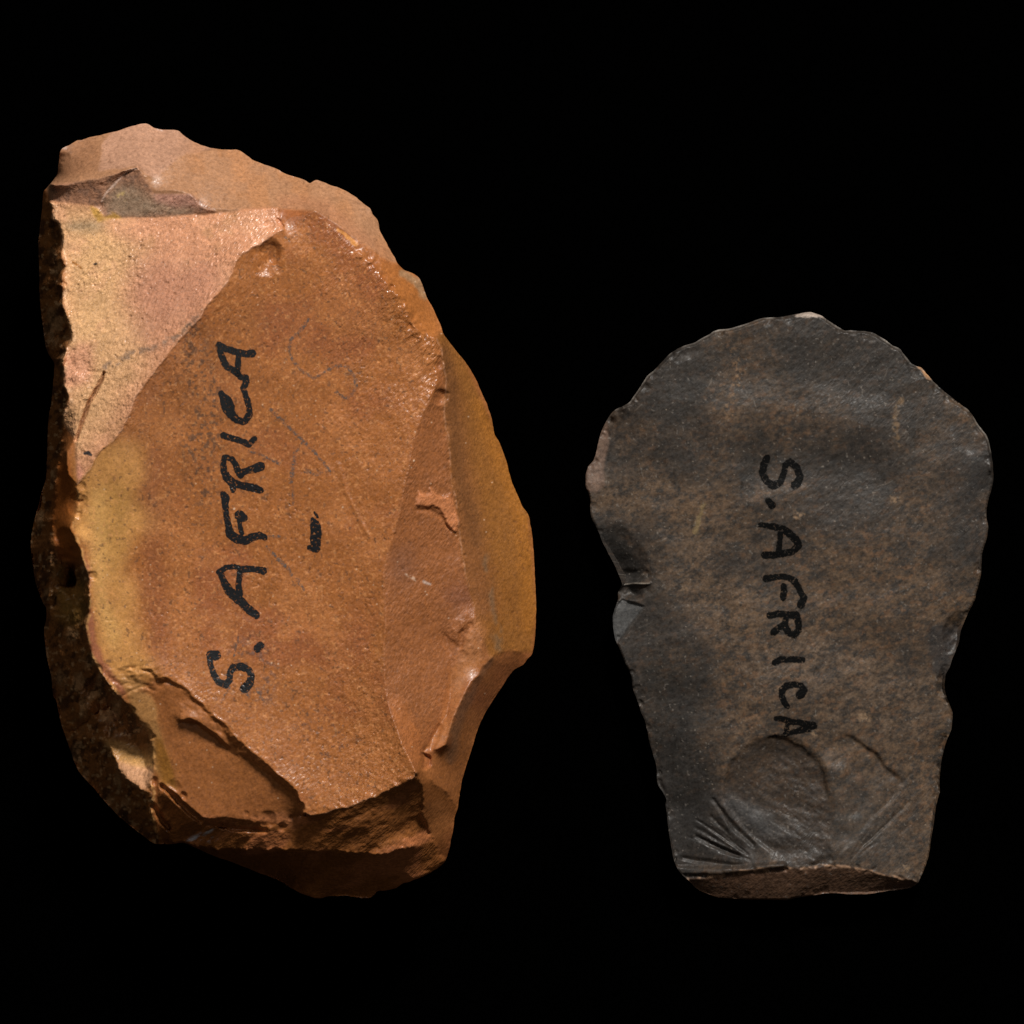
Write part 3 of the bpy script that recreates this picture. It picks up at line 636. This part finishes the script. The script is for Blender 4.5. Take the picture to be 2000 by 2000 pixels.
# lower facets
C = paint(C, lin(152, 94, 51, K), mF10 * .8)
C = paint(C, lin(140, 86, 44, K), mF8 * .9); C = paint(C, lin(178, 110, 70, K), mF8 * .7 * smooth(.1, .5, fbm(X, Y, 34, 81, 3, 10, 2.5)))
C = paint(C, lin(196, 125, 80, K), .8 * big.mask([(524,1588),(560,1585),(570,1600),(575,1612),(540,1606),(524,1606),(480,1600)], 3, 3))
C = paint(C, lin(190, 195, 205, K), .75 * smooth(-.05, .35, fbm(X, Y, 8, 82, 3, 25, 3)) * big.stroke([(372,1642,4),(395,1636,6),(420,1640,4)], 7, 3))
C = paint(C, lin(205, 205, 208, K), .8 * smooth(0, .3, fbm(X, Y, 7, 83, 3, 30, 3)) * big.stroke([(388,1628,3),(402,1622,6),(414,1614,5)], 5, 3))
# left wall
C = paint(C, lin(146, 95, 52, K), mW * .9); C = paint(C, lin(178, 136, 96, K), mW * .8 * smooth(.1, .5, fbm(X, Y, 22, 84, 3, 80, 2)))
C = paint(C, lin(62, 42, 27, K), mWn * .75 * smooth(-.1, .3, fbm(X, Y, 15, 37, 4, 70, 1.8, .7)))
C = paint(C, lin(205, 160, 115, K), mWn * .8 * smooth(.32, .5, fbm(X, Y, 8, 36, 3)))
C = paint(C, lin(160, 124, 62, K), mW * .5 * big.mask([(110,1100),(160,1130),(170,1200),(150,1230),(110,1210)], 10, 8))
C = paint(C, lin(200, 150, 92, K), big.mask([(205,1440),(257,1455),(299,1475),(297,1500),(280,1515),(240,1500)], 5, 4)); C = paint(C, lin(214, 160, 120, K), big.mask([(226,1490),(297,1500),(292,1530),(284,1542),(243,1519)], 4, 4))
C = paint(C, lin(150, 82, 30, K), .8 * big.mask([(112,900),(130,900),(152,950),(140,1030),(158,1080),(150,1100),(115,1090),(100,1030),(106,960)], 5, 5))
C = paint(C, lin(232, 170, 100, K), .8 * big.mask([(145,1033),(165,1028),(185,1040),(170,1060),(155,1050)], 5, 4))
C = paint(C, lin(212, 160, 100, K), .7 * smooth(-.2, .3, fbm(X, Y, 14, 41, 3)) * big.stroke(np.c_[qL2[::6, :2] + [2, 0], np.full(len(qL2[::6]), 1.5)], 4, 3))
C = paint(C, lin(236, 190, 150, K), .6 * smooth(-.1, .35, fbm(X, Y, 10, 35, 3)) * mF2 * big.stroke(np.c_[qL1[::6, :2] + [5, 0], np.full(len(qL1[::6]), 3.0)], 6, 4))  # paler colour stands in for the sheen along the facet's left edge
# edge wear: thin paler lines where the ridges are rubbed
for q, w in ((qA, .55), (qG, .0), (qH, .35), (qE, .3)):
    if w: C = paint(C, lin(215, 165, 135, K), w * big.stroke(np.c_[q[::6, :2], np.full(len(q[::6]), .5)], 2.2) * smooth(-.4, .3, fbm(X, Y, 12, 85)))
rd = random.Random(5)
for x, y, q_ in [(457,994,2.2),(669,991,1.6),(530,1295,1.6),(543,1297,1.6),(584,1088,1),(808,900,2)] + [(rd.uniform(180, 980), rd.uniform(430, 1560), rd.uniform(.5, 1.0)) for _ in range(110)]:
    C = paint(C, lin(225, 195, 165, K), .75 * big.stroke([(x, y, q_ * .6), (x + .8, y - .8, q_ * .6)], 1.2))
C = paint(C, lin(104, 66, 42, K), .45 * pit * (1 - mYB))
C = C * (1 + .13 * (1 - .7 * mYB) * fbm(X, Y, 4, 86, 2) + .08 * fbm(X, Y, 16, 87, 2))[..., None]
C = np.clip(C, .002, .9)
grit = (1 + .55 * fbm(X, Y, 45, 42, 3)) * np.clip(.16 - .3 * mYB + .7 * mF2 + mF1 * (.16 + .62 * rough_r + .62 * edge_g) + .25 * mF7 + .15 * mF6 + .5 * mW + .3 * mF8 + .5 * mB - .1 * mF3, .1, 1.6)
gloss = np.clip(.02 + .05 * mF2 + mF1 * (.04 * rough_r + .09 * edge_g) + .08 * dcr - .16 * mF7 - .14 * mF12 - .08 * mF10 - .05 * mF3, -.25, .3)
mat_big = stone_material("ochre_jasper", ((.80, .78, .76, 1), (1.17, 1.16, 1.14, 1)), 1700, 2.4e-4, .40, 2.6)
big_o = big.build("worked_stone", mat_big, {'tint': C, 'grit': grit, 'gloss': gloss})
big_o['label'] = "large orange-brown knapped stone block with a yellow band and black handwritten lettering"
big_o['category'] = "stone tool"

ink = ink_material("black_ink", (.012, .0125, .014), .36, .33, 1.0)
ink2 = ink_material("black_ink_worn", (.0035, .0035, .0035), .5, .33, 1.0)
pencil = ink_material("grey_pencil", (.13, .125, .12), .4, .44, .62)
def letters(st, data, mat, parent, **k):
    for ch, strokes in data:
        st.decal("ink_letter" if ch not in '.-' else "ink_dot" if ch == '.' else "ink_dash", strokes, mat, parent, seed=hash2(np.array([len(ch) * 7 + ord(ch)]), np.array([int(strokes[0][0][1])]), 3).item().__hash__() % 97, **k)
LB = [
('A', [[(428,673,5),(441,681,6),(462,687,6),(479,691,6),(493,690,7)], [(427,675,5),(431,690,5),(437,705,6),(442,715,6),(454,722,6),(464,730,6)], [(466,692,5),(465,708,5),(463,722,6)]]),
('C', [[(462,726,5),(470,736,6),(480,738,6),(481,748,6),(475,757,5),(479,770,5),(484,785,5),(487,800,5),(486,813,6),(476,824,6),(463,820,6),(452,810,8),(446,796,12),(441,783,11),(432,768,5)]]),
('I', [[(437,851,6),(458,857,5),(472,862,5),(486,868,6),(494,860,5),(497,857,5)]]),
('R', [[(438,893,4),(436,905,5),(438,920,6),(443,932,7),(455,944,8),(470,947,6),(485,951,7),(500,954,7),(508,957,6)], [(440,892,4),(452,896,5),(459,905,5),(464,917,6),(470,928,6)], [(468,925,6),(483,919,6),(496,916,7),(508,911,9)], [(455,944,7),(455,958,4)]]),
('F', [[(436,964,5),(440,972,8),(440,985,6),(442,1007,5),(446,1028,6),(450,1044,8),(462,1052,8),(477,1056,8),(493,1049,7),(506,1046,7),(517,1049,5)], [(468,1006,9),(476,1011,7)], [(468,1015,5),(469,1028,4),(472,1042,4)]]),
('A', [[(428,1117,5),(440,1109,5),(458,1106,4),(470,1112,6),(485,1111,6),(500,1112,5),(514,1115,7)], [(430,1118,5),(437,1135,6),(446,1152,8),(458,1164,9),(472,1176,8),(486,1190,8),(500,1201,7)], [(469,1115,5),(466,1140,5),(468,1160,6)]]),
('.', [[(503,1267,7),(508,1261,7)]]),
('S', [[(422,1280,9),(412,1276,5)], [(409,1277,5),(411,1297,5),(417,1317,5),(427,1332,6),(440,1337,7),(449,1328,6),(449,1312,5),(456,1303,6),(472,1302,7),(486,1308,6),(491,1322,6),(487,1336,7),(478,1344,9)]]),
('-', [[(614,1000,.8),(620,1010,1.5)], [(611,1014,3),(616,1026,9),(617,1040,10),(616,1055,10),(616,1070,9)], [(604,1069,4),(612,1072,5)]]),
]
letters(big, LB, ink, big_o)
PB = [[[(603,623,2.5),(596,634,4),(586,646,3),(568,662,3),(564,683,2.5),(572,704,2.5),(593,726,2.5),(613,739,2.5),(634,726,2.5),(659,714,2.5),(680,716,3),(694,741,3.5),(696,757,3),(688,770,2.5),(675,780,2.5),(657,766,3)]],
[[(528,799,3),(545,815,3.5),(557,828,3.5),(575,845,3),(590,859,3),(604,872,3),(619,888,2.5),(644,919,3),(617,927,2.5),(596,922,2.5)], [(592,862,2),(576,885,3),(572,915,4),(568,942,3.5)], [(491,882,2.5),(510,888,2),(528,896,3),(545,906,2),(553,900,2)], [(572,950,2),(572,985,2.5)]],
[[(522,1069,2.5),(535,1083,2.5),(548,1097,3.5),(562,1108,3),(570,1123,3)], [(580,1130,3),(585,1140,3),(592,1152,3)], [(524,1047,2.5),(546,1047,3)]],
[[(466,1245,2),(460,1262,2),(458,1285,1.6)], [(450,1342,2),(440,1356,2),(432,1372,1.4)], [(480,1352,2),(487,1362,2)], [(503,1352,3),(514,1366,2.5)]]]
for i, p in enumerate(PB):
    big.decal("pencil_mark", p, pencil, big_o, lift=.3, edge=1.4, rough=1.8, fade=.45, seed=60 + i)

# ================================================================== SMALL STONE
OS = [(1144,938),(1145,923),(1150,910),(1159,899),(1165,881),(1169,862),(1174,844),(1183,825),(1192,810),(1203,800),(1216,793),(1229,786),(1237,775),(1246,762),(1255,749),(1265,733),(1279,722),(1292,707),(1307,692),(1320,683),
(1337,675),(1355,670),(1370,661),(1385,653),(1394,647),(1405,644),(1424,642),(1446,636),(1468,628),(1490,621),(1511,620),(1529,619),(1543,616),(1560,613),(1573,610),(1584,610),(1604,616),(1615,624),(1626,632),(1639,640),(1650,645),
(1669,646),(1691,647),(1706,651),(1726,662),(1743,674),(1756,680),(1767,694),(1778,708),(1789,714),(1800,718),(1810,730),(1821,743),(1839,760),(1856,774),(1871,786),(1889,799),(1900,812),(1910,829),(1926,849),(1932,864),(1936,883),
(1940,916),(1940,938),(1935,960),(1929,983),(1926,1003),(1930,1030),(1927,1052),(1919,1078),(1917,1110),(1914,1132),(1908,1154),(1902,1176),(1891,1197),(1880,1221),(1875,1241),(1871,1260),(1863,1280),(1856,1300),(1847,1319),
(1845,1337),(1847,1356),(1854,1373),(1860,1390),(1860,1405),(1858,1424),(1848,1448),(1843,1466),(1838,1494),(1835,1522),(1835,1546),(1828,1577),(1824,1609),(1818,1642),(1813,1674),(1804,1700),(1793,1724),(1780,1733),(1761,1737),
(1728,1741),(1696,1746),(1657,1747),(1628,1744),(1604,1746),(1565,1752),(1533,1758),(1500,1757),(1459,1757),(1427,1755),(1400,1752),(1381,1745),(1359,1735),(1344,1719),(1329,1705),(1320,1690),(1313,1668),(1309,1642),(1305,1620),
(1302,1587),(1300,1572),(1302,1563),(1295,1548),(1285,1533),(1283,1520),(1283,1500),(1277,1477),(1268,1446),(1261,1413),(1252,1390),(1246,1373),(1238,1350),(1235,1339),(1233,1319),(1220,1293),(1211,1269),(1203,1252),(1198,1230),
(1197,1202),(1203,1182),(1207,1169),(1208,1156),(1215,1141),(1207,1119),(1196,1095),(1179,1063),(1166,1032),(1154,1008),(1153,980),(1150,962),(1144,949)]
def zo(x, y):
    t = min(1, max(0, (y - 1500) / 220.))
    return 64 + 8 * t - (16 if y > 1732 else 0) - (12 if (x < 1210 and y < 1180) else 0) + 6 * math.sin(x * .013) + 4 * math.sin(y * .02)
sm = Stone([(x, y, zo(x, y)) for x, y in OS], 1.5, 1132, 600, 1952, 1770, 23)
PL = [(1344,1718,96),(1370,1716,102),(1398,1711,107),(1433,1705,111),(1481,1700,114),(1524,1696,117),(1568,1697,118),(1609,1692,119),(1639,1690,119),(1696,1700,114),(1739,1711,108),(1770,1717,104),(1791,1723,100)]
PL = [(x, y, z - 24) for x, y, z in PL]
qP = sm.line(PL, 2.2)
sm.line([(1500,1640,96),(1560,1635,98),(1620,1638,97)], 2)
ring = []
for x, y in OS[8:63]:
    dx, dy = 1540 - x, 1150 - y; L_ = math.hypot(dx, dy); ring.append((x + dx / L_ * 5.5, y + dy / L_ * 5.5, zo(x, y) + 12))
sm.line(ring, .8)
sm.bowl([(x, y) for x, y in OS if y < 1740] + [], -0.00045)
sm.solve()
X, Y = sm.X, sm.Y
# long undulations of the ventral face
sm.Z += 10 * fbm(X, Y, 260, 31, 2) + 4.5 * fbm(X, Y, 95, 32, 3, 20, 1.5)
sm.Z -= 6 * sm.stroke([(1480,905,20),(1560,890,30),(1700,905,20)], 60) ; sm.Z += 4 * sm.stroke([(1400,800,20),(1560,790,20),(1750,850,20)], 60)
sm.Z += 3.5 * sm.stroke([(1270,980,10),(1300,1100,14),(1330,1300,16)], 60)
r2 = np.hypot(X - 1580, Y - 1720)
sm.Z += .8 * np.sin(r2 / 26 + 2 * fbm(X, Y, 200, 33)) * smooth(250, 500, r2) * smooth(1100, 700, r2)
# thin bright bevel along the upper rim
def rim(a, b, w, d):
    q = np.array(OS[a:b], float); return d * sm.stroke(np.c_[q, np.full(len(q), w)], 4.0)
# bulb scars and steps
LSC = [(1513,1441),(1481,1444),(1455,1461),(1431,1483),(1422,1511),(1413,1540),(1413,1566),(1433,1594),(1459,1627),(1492,1652),(1525,1690),(1611,1692),(1624,1642),(1627,1598),(1618,1555),(1607,1511),(1594,1479),(1568,1457),(1540,1444)]
m = sm.mask(LSC, 3.0, 5, 24); cxs, cys = 1450, 1590
tt = smooth(1640, 1430, X) * 1.0
fo = smooth(1702, 1655, Y)
rho = ((X - 1524) / 108) ** 2 + ((Y - 1572) / 136) ** 2
sm.Z += m * fo * (-4 - 2.5 * fbm(X, Y, 60, 39, 2)) - fo * 17 * np.clip(1 - rho, 0, 1) ** .9
sm.Z += m * 2.0 * fbm(X, Y, 17, 34, 4, -33, 2.3)
RSC = [(1600,1432),(1622,1427),(1652,1435),(1687,1453),(1713,1474),(1735,1503),(1754,1518),(1761,1529),(1739,1561),(1713,1590),(1685,1626),(1640,1670),(1624,1642),(1627,1598),(1618,1555),(1607,1511),(1594,1479)]
m2 = sm.mask(RSC, 3.0, 5, 24)
sm.Z += m2 * fo * (-6 - 5 * fbm(X, Y, 50, 40, 2) + 6 * smooth(0, 1, (X - 1600) / 160 * -1 + .9))
LT = [(1290,1560),(1394,1556),(1413,1566),(1433,1594),(1459,1627),(1492,1652),(1500,1690),(1420,1704),(1340,1712),(1300,1640)]
m3 = sm.mask(LT, 16, 8); sm.Z -= m3 * 9
sm.Z += sm.stroke([(1320,1700,6),(1400,1702,5),(1480,1694,4),(1530,1690,3)], 6) * 9
for pts, w in (([(1394,1563,1),(1415,1592,2.5),(1440,1620,3),(1470,1650,2)], 8), ([(1390,1596,.6),(1420,1625,1.8),(1450,1655,1.5)], 5), ([(1359,1633,1),(1390,1650,2.5),(1415,1660,2.5),(1442,1670,1.4)], 8), ([(1333,1676,1),(1365,1682,2),(1394,1685,2.5),(1430,1692,2.5),(1470,1692,1)], 8), ([(1358,1615,.6),(1400,1640,1.2)], 4),
               ([(1778,1511,.5),(1761,1532,1.2),(1743,1557,1.4),(1713,1590,1)], 3), ([(1774,1566,.6),(1750,1590,1.4),(1717,1624,1.4),(1685,1650,.8)], 3.5), ([(1776,1609,.6),(1761,1624,1.2)], 3), ([(1590,1690,3),(1620,1676,4)], 5)):
    sm.Z -= .6 * w * sm.stroke([(a, b, c * 1.1) for a, b, c in pts], 6, 3, 40)
rf = random.Random(8)
for k in range(22):
    a = math.radians(rf.uniform(150, 212) if k < 16 else rf.uniform(-58, -30)); r0 = rf.uniform(10, 50); r1 = r0 + rf.uniform(40, 110)
    ox, oy = (1480, 1684) if k < 16 else (1650, 1690)
    f_ = [(ox + r_ * math.cos(a + .0006 * r_), oy + r_ * (math.sin(a) if k >= 16 else -abs(math.sin(a)) * 1.0 - .25), w_) for r_, w_ in ((r0, .3), ((r0 + r1) / 2, 1.6), (r1, .3))]
    sm.Z -= rf.uniform(.5, 1.8) * sm.stroke(f_, 3.0, 2, 30)
# concave notch on the left edge and its grey facet
sm.dent(1206, 1100, 84, 56, 62, 22, 2.0); sm.dent(1232, 1124, 46, 18, -8, 8, 2)
sm.dent(1236, 1157, 40, 18, -4, 15, 1.6)
FG = [(1203,1182),(1215,1170),(1259,1184),(1229,1223),(1206,1256),(1185,1240),(1185,1200)]
sm.Z -= sm.mask(FG, 1.2) * (4 + .10 * np.clip(1262 - X, 0, 80))
sm.Z += 5 * sm.stroke([(1216,1143,1),(1235,1139,1.4),(1255,1141,1.3),(1270,1139,.8)], 3)
# right-edge bites
sm.dent(1866, 1235, 46, 24, 100, 15, 1.1); sm.dent(1842, 1337, 24, 14, 90, 10); sm.dent(1935, 1120, 40, 20, 95, 8)
sm.dent(1845, 1450, 14, 9, 90, 7); sm.dent(1838, 1525, 12, 8, 90, 7); sm.dent(1840,1565,22,9,90,5)
sm.dent(1345, 690, 30, 12, -30, 3); sm.dent(1785, 722, 26, 12, 40, 5); sm.dent(1890, 850, 50, 30, 50, 4)
q_s = sm.Q; sm.chips(q_s, 170, 9, 3.2, 12); sm.chips(qP, 40, 7, 2.5, 13)
mP = sm.mask([(p[0], p[1]) for p in PL] + [(1800,1770),(1330,1770)], 2.5)
sm.Z += .55 * fbm(X, Y, 15, 36, 3, 30, 1.8) + .28 * fbm(X, Y, 6, 37, 2, 30, 2.0) + mP * 2 * facets(X, Y, 60, 38)
sm.Z = blur(sm.Z, .55)
K = 0.83
C = np.zeros(X.shape + (3,), np.float32) + lin(55, 50, 46, K)
big_n = fbm(X, Y, 150, 91, 3) + .8 * smooth(760, 1200, Y) * smooth(1120, 1600, X) - .08 * smooth(950, 700, Y) - .35 * smooth(1500, 1220, X) * smooth(1100, 1350, Y)
bz = smooth(-.15, .75, big_n)
mott = fbm(X, Y, 10, 92, 4, 25, 1.6, .85) * 1.25
C = paint(C, lin(104, 83, 64, K), np.clip(bz * .85 + .08, 0, 1) * smooth(-.75, .70, mott))
C = paint(C, lin(112, 82, 58, K), .6 * smooth(.15, .6, fbm(X, Y, 8, 93, 3, 20, 1.4)) * (.3 + .7 * bz))
C = paint(C, lin(42, 39, 37, K), .6 * smooth(.05, .5, fbm(X, Y, 12, 94, 3)) * (1 - .5 * bz))
C = paint(C, lin(40, 37, 34, K), .55 * sm.stroke([(1440,930,10),(1500,890,20),(1590,900,20),(1700,930,14)], 40, 20, 50))  # darker tone paints the soft shadow of the undulation around the S
C = paint(C, lin(108, 92, 78, K), .4 * sm.stroke([(1520,1300,50),(1640,1350,70),(1780,1380,40)], 60, 30, 80) * smooth(-.3, .5, mott))
C = paint(C, lin(108, 87, 68, K), .8 * sm.stroke([(1190,980,20),(1280,960,30),(1380,1010,50),(1340,1100,50),(1420,1200,40)], 60, 30, 60) * smooth(-.6, .5, mott))
C = paint(C, lin(42, 39, 36, K), .4 * sm.stroke([(1330,760,40),(1450,700,40),(1620,700,40),(1780,790,40)], 70, 30, 90))
C = paint(C, lin(46, 44, 43, K), .7 * sm.stroke([(1890,900,30),(1895,1000,30),(1880,1060,20)], 50, 30, 60))
C = paint(C, lin(38, 36, 34, K), .6 * sm.stroke([(1300,1330,30),(1360,1340,30),(1330,1500,50),(1350,1620,30)], 60, 30, 60))
C = paint(C, lin(48, 46, 44, K), .6 * sm.mask([(1400,1570),(1640,1600),(1640,1690),(1400,1690)], 30, 10)); C = paint(C, lin(66, 63, 60, K), .6 * sm.mask([(1630,1500),(1720,1560),(1780,1640),(1790,1700),(1640,1690),(1620,1600)], 30, 10))
C = paint(C, lin(50, 42, 36, K), .6 * m)  # left scar darkened in colour for the shade inside it
C = paint(C, lin(72, 71, 71, K), .8 * sm.mask([(1405,1530),(1440,1560),(1500,1590),(1530,1640),(1490,1640),(1430,1590)], 10, 8)); C = paint(C, lin(46, 43, 41, K), .8 * m3)  # grey patch paints the lit lower-left side of the left scar
C = paint(C, lin(126, 102, 88, K), .65 * sm.mask([(1140,960),(1140,900),(1187,820),(1188,862),(1183,894),(1179,916),(1180,949),(1165,962)], 2, 3) * (1 - .2 * mott))
C = paint(C, lin(132, 104, 78, K), .7 * smooth(0, .4, fbm(X, Y, 6, 95, 3)) * sm.stroke([(1432,685,4),(1438,705,7),(1445,730,6),(1425,790,7),(1422,820,5)], 6, 5))
C = paint(C, lin(130, 104, 76, K), .6 * smooth(-.4, .3, fbm(X, Y, 7, 104)) * sm.stroke([(1760,780,4),(1752,810,7),(1748,845,5),(1758,870,3)], 5, 5)); C = paint(C, lin(140, 120, 84, K), .6 * sm.stroke([(1376,985,2),(1366,1010,3),(1358,1040,4)], 4, 4))
for x, y, r in ((1750,975,9), (1560,1005,9), (1337,1149,5), (1400,1178,3), (1690,1400,10), (1768,1691,5), (1770,1697,3), (1669,1544,2.5), (1590,1430,4), (1855,1440,8)):
    C = paint(C, lin(158, 130, 102, K), .6 * smooth(-.35, .25, fbm(X, Y, 5, 101 + int(r))) * sm.stroke([(x - r * .5, y, r * .6), (x + r * .5, y + 2, r * .5)], 5, 7, 9))
C = paint(C, lin(98, 72, 55, K), mP * .95); C = paint(C, lin(80, 60, 46, K), mP * .35 * smooth(0, .4, fbm(X, Y, 20, 96, 3)))
C = paint(C, lin(172, 136, 108, K), .85 * sm.stroke(np.c_[qP[::6, :2], np.full(len(qP[::6]), 1.5)], 3.5, 3) * smooth(-.25, .25, fbm(X, Y, 12, 97, 2)))
q = np.array(OS[9:62], float); C = paint(C, lin(160, 152, 144, K), .9 * smooth(-.45, .35, fbm(X, Y, 26, 105, 2)) * sm.stroke(np.c_[q, np.full(len(q), 1.4)], 2.6))  # rim highlight brushed into the colour along the upper edge
C = paint(C, lin(176, 160, 148, K), sm.mask([(1552,618),(1573,606),(1590,606),(1606,614),(1616,624),(1600,619),(1570,620)], 1, 1)); C = paint(C, lin(170, 130, 96, K), sm.mask([(1786,712),(1802,714),(1822,742),(1810,741),(1800,724)], 1, 1))
C = paint(C, lin(84, 84, 84, K), .9 * sm.mask(FG, 2, 2)); C = paint(C, lin(46, 44, 42, K), .8 * sm.stroke([(1180,1040,8),(1215,1085,16),(1235,1115,14),(1240,1155,8)], 12, 4))  # dark stroke paints shade into the notch hollow
C = paint(C, lin(150, 140, 128, K), .7 * sm.stroke([(1220,1142,.6),(1245,1139,1),(1268,1140,.8)], 1.6, 1.5))  # pale line is a painted highlight on the notch ridge
C = paint(C, lin(52, 50, 50, K), .8 * sm.mask([(1815,1222),(1880,1218),(1880,1250),(1850,1330),(1820,1310),(1812,1260)], 5, 5))
C = paint(C, lin(120, 118, 118, K), .25 * sm.stroke([(1395,1560,4),(1490,1590,2)], 30, 10)); C = paint(C, lin(128, 120, 112, K), .5 * smooth(.60, .78, fbm(X, Y, 5, 98, 2)))
C = C * (1 + .20 * fbm(X, Y, 5, 99, 3, 35, 2.0, .7) + .14 * fbm(X, Y, 26, 100, 3))[..., None]
rd = random.Random(9)
for k in range(34):      # fine scratches
    x, y = rd.uniform(1230, 1870), rd.uniform(680, 1380); a = math.radians(rd.gauss(-35, 30)); L_ = rd.uniform(8, 34)
    C = paint(C, lin(118, 110, 102, K), rd.uniform(.25, .6) * sm.stroke([(x, y, .2), (x + L_ * .5 * math.cos(a), y + L_ * .5 * math.sin(a) + 1.5, .5), (x + L_ * math.cos(a), y + L_ * math.sin(a), .2)], 1.3))
for k in range(60):
    x, y = rd.uniform(1230, 1870), rd.uniform(680, 1680)
    C = paint(C, lin(170, 155, 138, K), .6 * sm.stroke([(x, y, .5), (x + .8, y, .5)], 1.1))
C = np.clip(C, .002, .9)
grit = np.clip(.55 + .35 * mP - .3 * m2 - .2 * m3 + 0 * X, .1, 1.2); gloss = np.zeros_like(X)
mat_s = stone_material("dark_hornfels", ((.66, .64, .62, 1), (1.36, 1.33, 1.28, 1)), 1500, 1.1e-4, .52, 2.2, 1.0)
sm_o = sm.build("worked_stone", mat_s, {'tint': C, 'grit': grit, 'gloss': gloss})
sm_o.name = "stone_scraper"
sm_o['label'] = "small dark grey-brown fan-shaped stone flake with black handwritten lettering"
sm_o['category'] = "stone tool"
LS = [
('S', [[(1498,895,6),(1492,908,6),(1489,922,6),(1496,939,6),(1510,949,7),(1524,942,6),(1531,924,5),(1534,908,5),(1543,902,6),(1556,913,6),(1563,930,6),(1558,943,7),(1552,948,7)]]),
('.', [[(1500,977,5),(1508,987,7)]]),
('A', [[(1485,1025,4),(1500,1027,5),(1514,1029,6),(1530,1033,6),(1544,1044,7),(1556,1056,7),(1560,1066,6),(1548,1077,6),(1530,1081,6),(1512,1084,6),(1493,1084,6)], [(1525,1040,5),(1523,1058,4),(1521,1078,5)]]),
('F', [[(1496,1130,6),(1510,1128,5),(1526,1126,5),(1541,1128,5),(1553,1136,6),(1562,1152,5),(1570,1168,6),(1564,1181,7)], [(1530,1145,5),(1532,1155,6),(1529,1168,5)]]),
('R', [[(1504,1202,6),(1520,1199,6),(1540,1200,6),(1555,1202,7),(1559,1215,6),(1560,1230,5),(1551,1240,6),(1540,1236,6),(1533,1222,6),(1535,1208,5)], [(1533,1219,6),(1522,1226,6),(1511,1235,6)]]),
('I', [[(1513,1294,5),(1526,1288,6),(1540,1288,5),(1555,1288,6),(1566,1289,6)]]),
('C', [[(1563,1357,8),(1571,1348,6),(1565,1339,5),(1550,1336,5),(1537,1339,6),(1528,1347,6),(1527,1360,5),(1532,1372,5),(1538,1380,4)]]),
('A', [[(1516,1403,4),(1530,1404,5),(1545,1410,5),(1562,1411,5),(1578,1416,7),(1590,1417,6),(1578,1421,8),(1562,1427,5),(1546,1431,4),(1534,1434,4)], [(1540,1410,4),(1537,1420,4),(1537,1431,4)]]),
]
letters(sm, LS, ink2, sm_o, edge=1.4)
sm.decal("ink_stain", [[(1500,1440,1),(1515,1436,3),(1535,1437,2)]], ink2, sm_o, edge=2.5, fade=.4, seed=90)
